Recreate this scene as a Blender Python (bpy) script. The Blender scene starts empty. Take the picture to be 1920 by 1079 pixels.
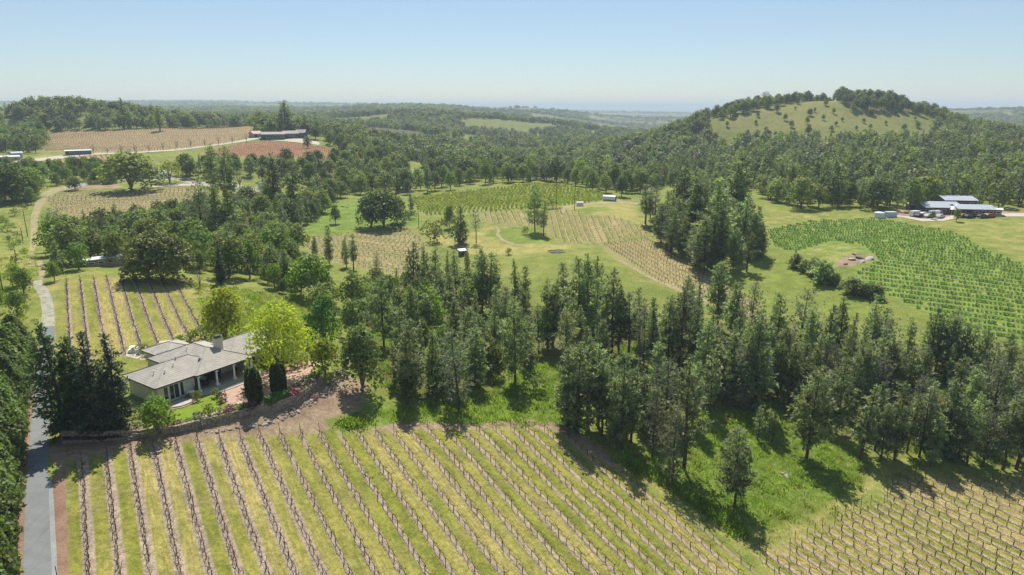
import bpy, bmesh, math, random
import numpy as np
from mathutils import Vector, Matrix

# ---------------------------------------------------------------- camera, sky, sun, exposure
S = bpy.context.scene
COL = S.collection
CAM_Z, PITCH, F_PX = 42.0, math.radians(14.9), 1280.0
cam_data = bpy.data.cameras.new('camera')
cam = bpy.data.objects.new('camera', cam_data); COL.objects.link(cam)
cam_data.sensor_width = 36.0; cam_data.lens = 24.0
cam_data.clip_start = 1.0; cam_data.clip_end = 200000.0
cam.location = (0, 0, CAM_Z)
cam.rotation_euler = (math.pi/2 - PITCH, 0, 0)
S.camera = cam

SUN_EL, SUN_AZ = math.radians(54), math.radians(-4)      # azimuth from +Y towards +X
world = bpy.data.worlds.new("World"); S.world = world
world.use_nodes = True
wn, wl = world.node_tree.nodes, world.node_tree.links
wn.clear()
w_out = wn.new('ShaderNodeOutputWorld'); w_bg = wn.new('ShaderNodeBackground'); w_sky = wn.new('ShaderNodeTexSky')
w_sky.sky_type = 'NISHITA'; w_sky.sun_disc = False
w_sky.sun_elevation = SUN_EL; w_sky.sun_rotation = SUN_AZ
w_sky.altitude = 300; w_sky.air_density = 1.0; w_sky.dust_density = 0.25; w_sky.ozone_density = 4.0
w_bg.inputs['Strength'].default_value = 0.074
w_mix = wn.new('ShaderNodeMix'); w_mix.data_type = 'RGBA'; w_mix.inputs[0].default_value = 0.28; w_mix.inputs[7].default_value = (4.9, 6.4, 7.6, 1)   # thin even veil of moist air
wl.new(w_sky.outputs[0], w_mix.inputs[6]); wl.new(w_mix.outputs[2], w_bg.inputs[0]); wl.new(w_bg.outputs[0], w_out.inputs[0])

sun_data = bpy.data.lights.new('sun', 'SUN')
sun_data.energy = 5.0; sun_data.angle = math.radians(0.5); sun_data.color = (1.0, 0.945, 0.83)
sun = bpy.data.objects.new('sun', sun_data); COL.objects.link(sun)
sun_dir = Vector((math.sin(SUN_AZ)*math.cos(SUN_EL), math.cos(SUN_AZ)*math.cos(SUN_EL), math.sin(SUN_EL)))
sun.rotation_euler = sun_dir.to_track_quat('Z', 'Y').to_euler()
sun.location = (0, 0, 300)

HAZE_DENSITY, HAZE_COLOR = 1.7e-4, (0.76, 0.89, 1.0)
S.view_settings.view_transform = 'Standard'; S.view_settings.look = 'None'
S.view_settings.exposure = 0.48; S.view_settings.gamma = 1.0; S.view_settings.use_curve_mapping = False
S.render.engine = 'CYCLES'
S.cycles.use_denoising = True; S.cycles.denoising_prefilter = 'NONE'; S.cycles.denoising_input_passes = 'RGB_ALBEDO_NORMAL'
try: S.cycles.denoiser = 'OPENIMAGEDENOISE'
except Exception: pass
S.cycles.max_bounces = 5; S.cycles.diffuse_bounces = 3; S.cycles.transmission_bounces = 3
S.cycles.volume_bounces = 0; S.cycles.transparent_max_bounces = 6; S.cycles.glossy_bounces = 2
S.cycles.use_adaptive_sampling = True; S.cycles.adaptive_threshold = 0.012

RNG = np.random.default_rng(7)
random.seed(7)
# ---------------------------------------------------------------- terrain: heights known at points, a thin-plate surface through them
CP, SP = math.cos(PITCH), math.sin(PITCH)
def ray(px, py):
    """World direction (unit forward depth) seen in the picture at (px, py) of 1920 x 1079."""
    u = (np.asarray(px, float) - 960)/F_PX; v = (np.asarray(py, float) - 539.5)/F_PX
    return u, CP - v*SP, -(SP + v*CP)
def at_z(px, py, z):
    u, fy, dz = ray(px, py); t = (z - CAM_Z)/dz
    return np.array([u*t, fy*t, np.zeros_like(u*t) + z])
def PL(px, py):                                            # the vineyard's tilted plane in the foreground
    u, fy, dz = ray(px, py)
    t = (CAM_Z + 13.2)/(-dz - 0.1716*u + 0.0544*fy)
    return float(CAM_Z + dz*t)
KNOTS = []                                                  # x, y, z
def kp(px, py, z): p = at_z(px, py, z); KNOTS.append((float(p[0]), float(p[1]), z))
def kd(px, py, t):                                          # a point seen at (px, py), t metres ahead
    u, fy, dz = ray(px, py); KNOTS.append((float(u*t), float(fy*t), float(CAM_Z + dz*t)))
def kr(px, r, z):                                           # a point at distance r in the bearing of column px near the horizon
    a = math.atan2((px-960)/F_PX, 1.0); KNOTS.append((r*math.sin(a), r*math.cos(a), z))
for q in [(0,1079),(75,1079),(170,1079),(450,1079),(750,1079),(1050,1079),(1250,1079),(75,900),(150,850),(330,828),(493,823),
          (670,815),(860,805),(1000,800),(300,950),(560,950),(800,940),(1010,930),(1150,960)]:
    kp(*q, PL(*q))
for q in [(1290,1000,-13.4),(1180,890,-11.8),(1400,1000,-15.2),(1463,1043,-15.8),(1900,1079,-17),(1700,1000,-16.5),(1700,900,-16.2),(1900,900,-16.2),
          (1500,930,-15.3),(1500,860,-15),(1300,800,-13),(1150,720,-11),(1050,760,-9.3),(900,750,-7.6),(760,770,-5.2),(700,740,-3.6),(965,715,-8.2),(1500,770,-14.6),(1750,800,-15.4),(1900,780,-15),
          (1500,650,-13),(1300,650,-11.6),(1700,690,-13.2),(1100,620,-10.5),(800,620,-7.5),(930,590,-9.5),
          (450,700,0.0),(300,730,0.0),(350,690,0.6),(470,650,0.8),(600,690,-0.6),(560,700,-0.3),(480,740,-0.4),(240,790,-0.3),(110,790,0.0),(70,700,0.3),(85,600,1.6),
          (130,640,0.4),(260,650,0.8),(360,640,0.4),(125,525,3.4),(320,535,2.2),(230,525,3.0),(80,530,3.2),(500,570,-1.5),(560,550,-3.4),(640,600,-4.5),
          (20,480,1.5),(20,590,1.4),(20,420,-2),(60,400,-1.0),(90,470,-1.0),(300,480,-2.0),(480,480,-5),
          (540,500,-5.5),(680,470,-8),(600,455,-7.2),(760,440,-7.4),(620,390,-6),(720,400,-6.8),(790,425,-7.2),(800,500,-9.2),
          (1000,600,-10),(1000,530,-8),(1100,500,-6.6),(950,450,-6.2),(1010,435,-5.6),(1120,400,-1.2),(1060,392,-1.2),(1210,440,-5),(1050,455,-5.8),(900,405,-5),(1000,350,-3.5),(830,372,-6.5),(1180,378,-3.5),
          (1250,520,-9.2),(1350,560,-10.2),(1450,580,-11),(1300,480,-7.5),(1400,480,-6.5),(1400,400,-3),(1250,400,-4.5),(1250,345,-9),(1450,382,-2.5),(1600,390,-1.2),
          (1900,640,-10),(1700,560,-8),(1900,520,-4.5),(1500,440,-4.6),(1650,412,-1.4),(1800,404,0),(1900,408,0.2),(1600,490,-4.6),(1560,520,-7),
          (1600,330,-1),(1450,320,-4),(1800,340,0),(1900,350,0),
          (1000,335,-6),(800,345,-6.5),(1000,300,-12),(1150,290,-10),(900,280,-10),(1000,260,-15),(1150,255,-15),(1100,235,-24),(1000,238,-20),
          (700,330,-3),(640,340,-3.5),(700,280,4),(780,300,-5),
          (280,338,3),(360,340,2.2),(200,345,2.4),(220,420,-3.2),(120,400,0),(380,400,-3),(450,370,-2),(480,345,0),(100,355,2),
          (250,312,5),(60,330,4.5),(420,320,4.5),(540,320,3.5),(600,310,4),(280,288,9),(120,288,9),(500,290,9),(400,282,10),(600,285,9),
          (20,290,8),(10,300,7)]:
    kp(*q)
for q in [(1600,262,600),(1400,262,640),(1800,290,500),(1540,240,640),(1640,228,670),(1480,205,690),(1560,192,710),(1640,193,715),(1700,203,710),
          (1345,222,690),(1755,224,700),(1840,246,690),(1915,262,640),(1300,240,820),
          (280,240,640),(100,246,635),(500,237,650),(520,262,590),(600,262,600),(420,258,590),(640,260,640),(20,250,640)]:
    kd(*q)
# ridges and what lies behind them, by distance
for q in [(0,780,15),(60,820,27),(130,840,38),(200,830,36),(280,820,23),(350,800,17),(450,790,17),(560,790,15),(650,790,10),
          (0,1300,6),(200,1300,6),(400,1300,8),(560,1200,8),(650,1300,10),
          (750,1000,10),(830,1450,26),(900,1500,19),(980,1550,12),(1040,1650,0),(760,1700,16),
          (690,2600,30),(770,2700,40),(840,2700,28),(620,2600,24),(560,2800,28),
          (400,2400,22),(250,2400,22),(100,2400,22),
          (1005,3300,34),(1060,3300,20),(960,3400,10),(1100,3200,-10),
          (1300,1400,-20),(1500,1100,-8),(1600,1150,-8),(1700,1050,-10),(1850,1050,-6),(1950,1000,-4),(1500,1800,-25),(1800,2200,-6),
          (1700,3400,22),(1800,3300,26),(1950,3300,26),(1500,3600,0),(1300,3000,-40),(1200,5000,-45),
          (0,5200,40),(250,5600,64),(450,5600,60),(600,5800,58),(800,6500,40),(950,7500,20),(0,9000,70),
          (1200,12000,-60),(900,12000,-20),(600,12000,40),(300,13000,50),(1700,9000,-40),(1900,9000,-40),
          (0,40000,60),(400,40000,20),(800,40000,-100),(1200,40000,-110),(1900,40000,-110),(-700,40000,0),(2600,40000,-110),(-700,8000,20),(2600,8000,-40),(-700,1000,25),(2600,1000,0),(-700,300,6),(2700,250,-6),(-900,90,2),(2700,80,-15),
          (-400,55,0),(960,30,-8),(400,30,-5),(1500,30,-11),(960,8,-6)]:
    kr(*q)
KN = np.array(KNOTS)
def _uv(x, y):
    r = np.hypot(x, y); return np.stack([np.arctan2(x, y), np.log(np.maximum(r, 1.0))], -1)
def _phi(d2): return 0.5*d2*np.log(d2 + 1e-12)
_K = _uv(KN[:,0], KN[:,1]); _n = len(_K)
_A = _phi(((_K[:,None]-_K[None])**2).sum(-1)) + np.eye(_n)*2e-5
_P = np.c_[np.ones(_n), _K]
_M = np.block([[_A, _P], [_P.T, np.zeros((3,3))]])
_W = np.linalg.solve(_M, np.r_[KN[:,2], 0, 0, 0])
def tps(x, y):
    q = _uv(x, y); sh = q.shape[:-1]; q = q.reshape(-1, 2); out = np.empty(len(q))
    for i in range(0, len(q), 20000):
        s = q[i:i+20000]
        out[i:i+20000] = _phi(((s[:,None]-_K[None])**2).sum(-1)) @ _W[:_n] + _W[_n] + s @ _W[_n+1:]
    return out.reshape(sh)
R_AX = np.concatenate([np.geomspace(3, 38, 22)[:-1], np.geomspace(38, 420, 330)[:-1], np.geomspace(420, 3200, 190)[:-1], np.geomspace(3200, 46000, 90)])
A_AX = np.radians(np.linspace(-62, 62, 440))
LR = np.log(R_AX)
GX = R_AX[:,None]*np.sin(A_AX)[None]; GY = R_AX[:,None]*np.cos(A_AX)[None]
GZ = tps(GX, GY)
def vnoise(x, y, seed=0):
    """Smooth value noise, -1..1."""
    x = np.asarray(x, float); y = np.asarray(y, float)
    xi, yi = np.floor(x).astype(np.int64), np.floor(y).astype(np.int64); fx, fy = x-xi, y-yi
    fx = fx*fx*(3-2*fx); fy = fy*fy*(3-2*fy)
    def h(a, b):
        n = (a*374761393 + b*668265263 + seed*1442695041) & 0xffffffff
        n = ((n ^ (n >> 13))*1274126177) & 0xffffffff
        return ((n ^ (n >> 16)) & 0xffff)/32767.5 - 1
    return (h(xi,yi)*(1-fx)+h(xi+1,yi)*fx)*(1-fy) + (h(xi,yi+1)*(1-fx)+h(xi+1,yi+1)*fx)*fy
def fbm(x, y, seed=0, o=3):
    return sum(vnoise(x*2**k, y*2**k, seed+k)*0.5**k for k in range(o))/1.75
GR = np.broadcast_to(R_AX[:,None], GX.shape)
_ro = np.clip((GR-120)/600, 0, 1)*np.clip((9000-GR)/6000, 0, 1)
GZ = GZ + fbm(GX/16, GY/16, 3)*0.16 + fbm(GX/120, GY/120, 5)*_ro*3.0
_fr = np.clip((GR-900)/1500, 0, 1)*np.clip((30000-GR)/20000, 0, 1)
GZ = GZ + fbm(GX/700, GY/420, 9, 4)*_fr*10
def height(x, y):
    """Height of the ground sheet (bilinear in its own grid)."""
    x = np.asarray(x, float); y = np.asarray(y, float)
    r = np.clip(np.hypot(x, y), R_AX[0], R_AX[-1]*0.9999); a = np.clip(np.arctan2(x, y), A_AX[0], A_AX[-1])
    i = np.clip(np.searchsorted(R_AX, r, side='right')-1, 0, len(R_AX)-2)
    fr = (r-R_AX[i])/(R_AX[i+1]-R_AX[i])
    ja = (a-A_AX[0])/(A_AX[1]-A_AX[0]); j = np.clip(ja.astype(int), 0, len(A_AX)-2); fa = ja-j
    return (GZ[i,j]*(1-fa)+GZ[i,j+1]*fa)*(1-fr) + (GZ[i+1,j]*(1-fa)+GZ[i+1,j+1]*fa)*fr
_T = np.geomspace(20, 44000, 2600)
def ground(px, py):
    """Where the sight line through (px, py) first meets the ground: world x, y, z."""
    px = np.atleast_1d(np.asarray(px, float)); py = np.atleast_1d(np.asarray(py, float))
    out = np.empty((len(px), 3))
    for k in range(len(px)):
        u, fy, dz = (float(w) for w in ray(px[k], py[k]))
        d = CAM_Z + dz*_T - height(u*_T, fy*_T)
        j = np.argmax(d < 0)
        if d[j] >= 0: t = _T[-1]
        elif j == 0: t = _T[0]
        else: t = _T[j-1] + (_T[j]-_T[j-1])*d[j-1]/(d[j-1]-d[j])
        out[k] = (u*t, fy*t, height(u*t, fy*t))
    return out
def g1(px, py): return ground([px], [py])[0]
def project(x, y, z):
    x = np.asarray(x, float); y = np.asarray(y, float); z = np.asarray(z, float) - CAM_Z
    dep = y*CP - z*SP; up = y*SP + z*CP
    return 960 + F_PX*x/dep, 539.5 - F_PX*up/dep, dep
def depth_of(p): return float(p[1]*CP - (p[2]-CAM_Z)*SP)

# the garden terrace: level ground behind the stone wall and under the house
TERR_PX = [(604,716),(599,723),(580,742),(558,759),(523,769),(470,778),(435,788),(385,800),(333,813),(280,821),(233,824),(175,829),(117,832)]
WALL_XY = np.array([g1(*p)[:2] for p in TERR_PX]); WALL_Z = np.array([g1(*p)[2] for p in TERR_PX])
_sd_in = lambda x, y, P: None
HOUSE_O, HOUSE_A = np.array([-50.9, 90.3]), np.array([.557, .83])
def house_xy(s, q): return HOUSE_O[0]+.557*s+.83*q, HOUSE_O[1]+.83*s-.557*q
def _level(P, z, w):
    """Blend the ground sheet towards height z inside polygon P over w metres."""
    global GZ
    m = (GX > P[:,0].min()-3) & (GX < P[:,0].max()+3) & (GY > P[:,1].min()-3) & (GY < P[:,1].max()+3)
    x, y = GX[m], GY[m]; d = np.full(x.shape, 1e9); c = np.zeros(x.shape, bool)
    for i in range(len(P)):
        ax, ay = P[i-1]; bx, by = P[i]; vx, vy = bx-ax, by-ay
        t = np.clip(((x-ax)*vx+(y-ay)*vy)/(vx*vx+vy*vy+1e-9), 0, 1); d = np.minimum(d, np.hypot(x-ax-t*vx, y-ay-t*vy))
        if ay != by: c ^= ((ay > y) != (by > y)) & (x < (bx-ax)*(y-ay)/(by-ay)+ax)
    f = np.clip(np.where(c, d, 0)/w, 0, 1); g = GZ[m]; GZ[m] = g*(1-f)+z*f
_ter = np.concatenate([WALL_XY, np.array([house_xy(-9, -4), house_xy(-3, -12), house_xy(26, -12), house_xy(27, 3)])])
_level(_ter, -0.12, .7)
_level(np.array([house_xy(-2, 2.5), house_xy(-2, -11), house_xy(6, -20), house_xy(17, -20), house_xy(28, -12), house_xy(28, 1.5)]), 0.0, 2.0)
# ---------------------------------------------------------------- materials
def new_mat(name):
    m = bpy.data.materials.new(name); m.use_nodes = True
    m.node_tree.nodes.clear(); return m, m.node_tree.nodes, m.node_tree.links
class NT:
    """Small helper to wire nodes."""
    def __init__(s, name):
        s.m, s.n, s.l = new_mat(name); s.out = s.n.new('ShaderNodeOutputMaterial')
    def put(s, sock, v):
        if hasattr(v, 'is_linked') or hasattr(v, 'links'): s.l.new(v, sock)
        elif isinstance(v, tuple) and len(v) == 3 and sock.type == 'RGBA': sock.default_value = (*v, 1)
        else: sock.default_value = v
    def math(s, op, a, b=0.0, c=0.0, clamp=False):
        n = s.n.new('ShaderNodeMath'); n.operation = op; n.use_clamp = clamp
        for i, v in enumerate((a, b, c)): s.put(n.inputs[i], v)
        return n.outputs[0]
    def mix(s, f, a, b, mode='MIX'):
        n = s.n.new('ShaderNodeMix'); n.data_type = 'RGBA'; n.blend_type = mode
        s.put(n.inputs[0], f); s.put(n.inputs[6], a); s.put(n.inputs[7], b); return n.outputs[2]
    def ss(s, v, lo, hi):
        n = s.n.new('ShaderNodeMapRange'); n.interpolation_type = 'SMOOTHSTEP'
        s.put(n.inputs[0], v); s.put(n.inputs[1], lo); s.put(n.inputs[2], hi); n.inputs[3].default_value = 0; n.inputs[4].default_value = 1
        return n.outputs[0]
    def noise(s, scale, detail=3, vec=None, rough=0.55, sc=None):
        n = s.n.new('ShaderNodeTexNoise'); n.inputs['Scale'].default_value = scale; n.inputs['Detail'].default_value = detail; n.inputs['Roughness'].default_value = rough
        if vec is not None:
            if sc is not None:
                mp = s.n.new('ShaderNodeMapping'); mp.inputs['Scale'].default_value = sc; s.l.new(vec, mp.inputs[0]); vec = mp.outputs[0]
            s.l.new(vec, n.inputs['Vector'])
        return n.outputs[0]
    def attr(s, name, out='Color'):
        n = s.n.new('ShaderNodeAttribute'); n.attribute_name = name; return n.outputs[out]
    def pos(s):
        return s.n.new('ShaderNodeNewGeometry').outputs['Position']
    def obj(s):
        return s.n.new('ShaderNodeTexCoord').outputs['Object']
    def sep(s, v):
        n = s.n.new('ShaderNodeSeparateXYZ'); s.l.new(v, n.inputs[0]); return n.outputs
    def rand(s): return s.n.new('ShaderNodeObjectInfo').outputs['Random']
    def bump(s, h, strength=0.3, dist=0.05):
        n = s.n.new('ShaderNodeBump'); n.inputs['Strength'].default_value = strength; n.inputs['Distance'].default_value = dist; s.l.new(h, n.inputs['Height']); return n.outputs[0]
    def bsdf(s, col, rough=0.9, spec=0.2, normal=None, metal=0.0):
        b = s.n.new('ShaderNodeBsdfPrincipled'); s.put(b.inputs['Base Color'], col); s.put(b.inputs['Roughness'], rough)
        b.inputs['Specular IOR Level'].default_value = spec; b.inputs['Metallic'].default_value = metal
        if normal is not None: s.l.new(normal, b.inputs['Normal'])
        s.l.new(b.outputs[0], s.out.inputs[0]); return s.m
MATS = {}
def plain(name, col, rough=0.8, spec=0.3, var=0.18, scale=3.0, metal=0.0, bump=0.0):
    """A base colour broken up by fine and broad noise."""
    if name in MATS: return MATS[name]
    t = NT(name); p = t.obj()
    n = t.math('ADD', t.math('MULTIPLY', t.noise(scale, 4, p), 0.6), t.math('MULTIPLY', t.noise(scale*9, 3, p), 0.4))
    f = t.ss(n, 0.3, 0.7)
    lo = tuple(c*(1-var) for c in col); hi = tuple(min(1, c*(1+var)) for c in col)
    nb = t.bump(n, bump, 0.03) if bump else None
    MATS[name] = t.bsdf(t.mix(f, lo, hi), rough, spec, nb, metal); return MATS[name]
def foliage_mat(name, dark, light, trans=0.30, tcol=None, hue=0.25):
    """Leaves: colour differs from clump to clump (tint) and from tree to tree; some light passes through."""
    t = NT(name)
    tint = t.attr('tint', 'Fac'); r = t.rand()
    c = t.mix(t.math('ADD', t.math('MULTIPLY', tint, 0.75), t.math('MULTIPLY', r, hue), clamp=True), dark, light)
    g = t.n.new('ShaderNodeHueSaturation'); t.put(g.inputs['Color'], c)
    t.put(g.inputs['Hue'], t.math('ADD', 0.478, t.math('MULTIPLY', r, 0.034))); t.put(g.inputs['Value'], t.math('ADD', 0.72, t.math('MULTIPLY', t.math('FRACT', t.math('MULTIPLY', r, 7.31)), 0.6)))
    c = g.outputs[0]
    d = t.n.new('ShaderNodeBsdfPrincipled'); t.put(d.inputs['Base Color'], c); d.inputs['Roughness'].default_value = 0.62; d.inputs['Specular IOR Level'].default_value = 0.35
    tr = t.n.new('ShaderNodeBsdfTranslucent'); t.put(tr.inputs[0], t.mix(1.0, c, tcol or (1.25, 1.5, 0.6), 'MULTIPLY'))
    mx = t.n.new('ShaderNodeMixShader'); mx.inputs[0].default_value = trans
    t.l.new(d.outputs[0], mx.inputs[1]); t.l.new(tr.outputs[0], mx.inputs[2]); t.l.new(mx.outputs[0], t.out.inputs[0])
    MATS[name] = t.m; return t.m
M_PINE = foliage_mat('pine_needles', (0.054, 0.074, 0.028), (0.37, 0.41, 0.215), 0.44)
M_CEDAR = foliage_mat('cedar_needles', (0.020, 0.038, 0.018), (0.085, 0.125, 0.058), 0.26)
M_REDWOOD = foliage_mat('redwood_needles', (0.030, 0.055, 0.018), (0.095, 0.150, 0.040), 0.32)
M_OAK = foliage_mat('oak_leaves', (0.076, 0.106, 0.022), (0.295, 0.32, 0.075), 0.42)
M_LIVE = foliage_mat('live_oak_leaves', (0.052, 0.080, 0.024), (0.195, 0.235, 0.07), 0.38)
M_FRESH = foliage_mat('fresh_leaves', (0.080, 0.140, 0.018), (0.21, 0.30, 0.045), 0.45)
M_LIME = foliage_mat('lime_leaves', (0.21, 0.235, 0.014), (0.45, 0.46, 0.045), 0.5)
M_EMER = foliage_mat('glossy_green_leaves', (0.035, 0.110, 0.012), (0.11, 0.26, 0.030), 0.36)
M_SPRING = foliage_mat('spring_leaves', (0.13, 0.20, 0.018), (0.31, 0.41, 0.05), 0.45)
M_OLIVE = foliage_mat('olive_grey_leaves', (0.075, 0.080, 0.045), (0.20, 0.20, 0.12), 0.3)
M_CYPRESS = foliage_mat('cypress_leaves', (0.025, 0.055, 0.010), (0.10, 0.15, 0.025), 0.2)
M_GREY = foliage_mat('grey_twigs', (0.085, 0.080, 0.065), (0.19, 0.175, 0.14), 0.15)
M_HEDGE = foliage_mat('hedge_leaves', (0.060, 0.095, 0.022), (0.20, 0.255, 0.065), 0.4)
M_VINELEAF = foliage_mat('vine_leaves', (0.085, 0.165, 0.02), (0.21, 0.34, 0.045), 0.42)
M_YELLOW = foliage_mat('young_vine_leaves', (0.20, 0.24, 0.02), (0.36, 0.38, 0.05), 0.4)
M_PINKFLOWER = foliage_mat('pink_flowers', (0.30, 0.12, 0.12), (0.55, 0.30, 0.28), 0.3, (1.1, 1, 1))
M_TALLGRASS = foliage_mat('grass_blades', (0.12, 0.19, 0.018), (0.26, 0.33, 0.05), 0.5)
M_BARK = plain('bark', (0.085, 0.065, 0.05), 0.95, 0.1, 0.4, 4)
M_PALEBARK = plain('grey_bark', (0.17, 0.145, 0.115), 0.95, 0.1, 0.35, 4)
M_VINEWOOD = plain('vine_wood', (0.088, 0.058, 0.038), 0.95, 0.1, 0.4, 9)
M_STAKE = plain('weathered_stake', (0.10, 0.085, 0.072), 0.9, 0.1, 0.3, 6)
# ---------------------------------------------------------------- objects
def link(o, parent=None):
    COL.objects.link(o)
    if parent is not None: o.parent = parent
    return o
def tag(o, label=None, cat=None, group=None, kind=None):
    if label: o['label'] = label
    if cat: o['category'] = cat
    if group: o['group'] = group
    if kind: o['kind'] = kind
    return o
def empty(name, loc, label, cat, group=None, rz=0.0):
    o = bpy.data.objects.new(name, None); link(o); o.location = loc; o.rotation_euler = (0, 0, rz); o.empty_display_size = 0.5
    return tag(o, label, cat, group)
def mesh_np(name, verts, faces, mats, fmat=None, tint=None, smooth=False):
    """verts (n,3); faces: list of int arrays, each (k, m) for m-gons; fmat: material index per face."""
    me = bpy.data.meshes.new(name)
    verts = np.asarray(verts, np.float32)
    faces = [np.asarray(f, np.int32) for f in faces if len(f)]
    nl = sum(f.size for f in faces); nf = sum(len(f) for f in faces)
    me.vertices.add(len(verts)); me.vertices.foreach_set('co', verts.ravel())
    me.loops.add(nl); me.polygons.add(nf)
    me.loops.foreach_set('vertex_index', np.concatenate([f.ravel() for f in faces]))
    starts, o = [], 0
    for f in faces:
        starts.append(o + np.arange(len(f), dtype=np.int32)*f.shape[1]); o += f.size
    me.polygons.foreach_set('loop_start', np.concatenate(starts))
    for m in (mats if isinstance(mats, (list, tuple)) else [mats]): me.materials.append(m)
    if fmat is not None: me.polygons.foreach_set('material_index', np.asarray(fmat, np.int32))
    if tint is not None:
        a = me.attributes.new('tint', 'FLOAT', 'POINT'); a.data.foreach_set('value', np.asarray(tint, np.float32))
    me.polygons.foreach_set('use_smooth', np.full(nf, smooth))
    me.update(calc_edges=True); me.validate()
    return me
class MB:
    """Collects boxes, prisms and tubes into one mesh."""
    def __init__(s): s.v, s.f = [], []
    def add(s, vs, fs):
        b = len(s.v); s.v += [tuple(float(c) for c in p) for p in vs]; s.f += [tuple(b+i for i in f) for f in fs]; return s
    def box(s, x0, x1, y0, y1, z0, z1):
        return s.add([(x0,y0,z0),(x1,y0,z0),(x1,y1,z0),(x0,y1,z0),(x0,y0,z1),(x1,y0,z1),(x1,y1,z1),(x0,y1,z1)],
                     [(0,3,2,1),(4,5,6,7),(0,1,5,4),(1,2,6,5),(2,3,7,6),(3,0,4,7)])
    def prism(s, poly, z0, z1):
        n = len(poly)
        return s.add([(x,y,z0) for x,y in poly]+[(x,y,z1) for x,y in poly],
                     [tuple(range(n-1,-1,-1)), tuple(range(n,2*n))]+[(i,(i+1)%n,n+(i+1)%n,n+i) for i in range(n)])
    def tube(s, pts, rad, k=6, caps=True):
        pts = [Vector(p) for p in pts]; n = len(pts)
        rad = [rad]*n if np.isscalar(rad) else list(rad)
        vs, fs = [], []
        for i, p in enumerate(pts):
            d = (pts[min(i+1,n-1)]-pts[max(i-1,0)]).normalized()
            a = d.orthogonal().normalized() if abs(d.z) > 0.9 else d.cross(Vector((0,0,1))).normalized()
            b = d.cross(a)
            for j in range(k):
                t = 2*math.pi*j/k; vs.append(p + (a*math.cos(t)+b*math.sin(t))*rad[i])
        for i in range(n-1):
            for j in range(k):
                fs.append((i*k+j, i*k+(j+1)%k, (i+1)*k+(j+1)%k, (i+1)*k+j))
        if caps: fs += [tuple(range(k-1,-1,-1)), tuple((n-1)*k+j for j in range(k))]
        return s.add(vs, fs)
    def mesh(s, name, mat, smooth=False):
        me = bpy.data.meshes.new(name); me.from_pydata(s.v, [], s.f)
        for m in (mat if isinstance(mat, (list, tuple)) else [mat]): me.materials.append(m)
        if smooth: me.polygons.foreach_set('use_smooth', [True]*len(me.polygons))
        me.update()
        bm = bmesh.new(); bm.from_mesh(me); bmesh.ops.recalc_face_normals(bm, faces=bm.faces); bm.to_mesh(me); bm.free()
        return me
    def build(s, name, mat, parent=None, smooth=False):
        return link(bpy.data.objects.new(name, s.mesh(name, mat, smooth)), parent)
# ---------------------------------------------------------------- polygons on the ground
def gpoly(pts): return ground([p[0] for p in pts], [p[1] for p in pts])[:, :2]
def inside(x, y, P):
    c = np.zeros(np.shape(x), bool); n = len(P); j = n-1
    for i in range(n):
        xi, yi, xj, yj = P[i,0], P[i,1], P[j,0], P[j,1]
        if yi != yj: c ^= ((yi > y) != (yj > y)) & (x < (xj-xi)*(y-yi)/(yj-yi)+xi)
        j = i
    return c
def sdist(x, y, P):
    """Signed distance, positive inside."""
    d = np.full(np.shape(x), 1e9)
    for i in range(len(P)):
        ax, ay = P[i-1]; bx, by = P[i]; vx, vy = bx-ax, by-ay
        t = np.clip(((x-ax)*vx+(y-ay)*vy)/(vx*vx+vy*vy+1e-9), 0, 1)
        d = np.minimum(d, np.hypot(x-ax-t*vx, y-ay-t*vy))
    return np.where(inside(x, y, P), d, -d)
def soft(x, y, P, w):
    """1 well inside, 0 well outside, only computed near the polygon."""
    out = np.zeros(np.shape(x)); m = (x > P[:,0].min()-w) & (x < P[:,0].max()+w) & (y > P[:,1].min()-w) & (y < P[:,1].max()+w)
    if m.any(): out[m] = np.clip(sdist(x[m], y[m], P)/w*0.5+0.5, 0, 1)
    return out
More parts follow.
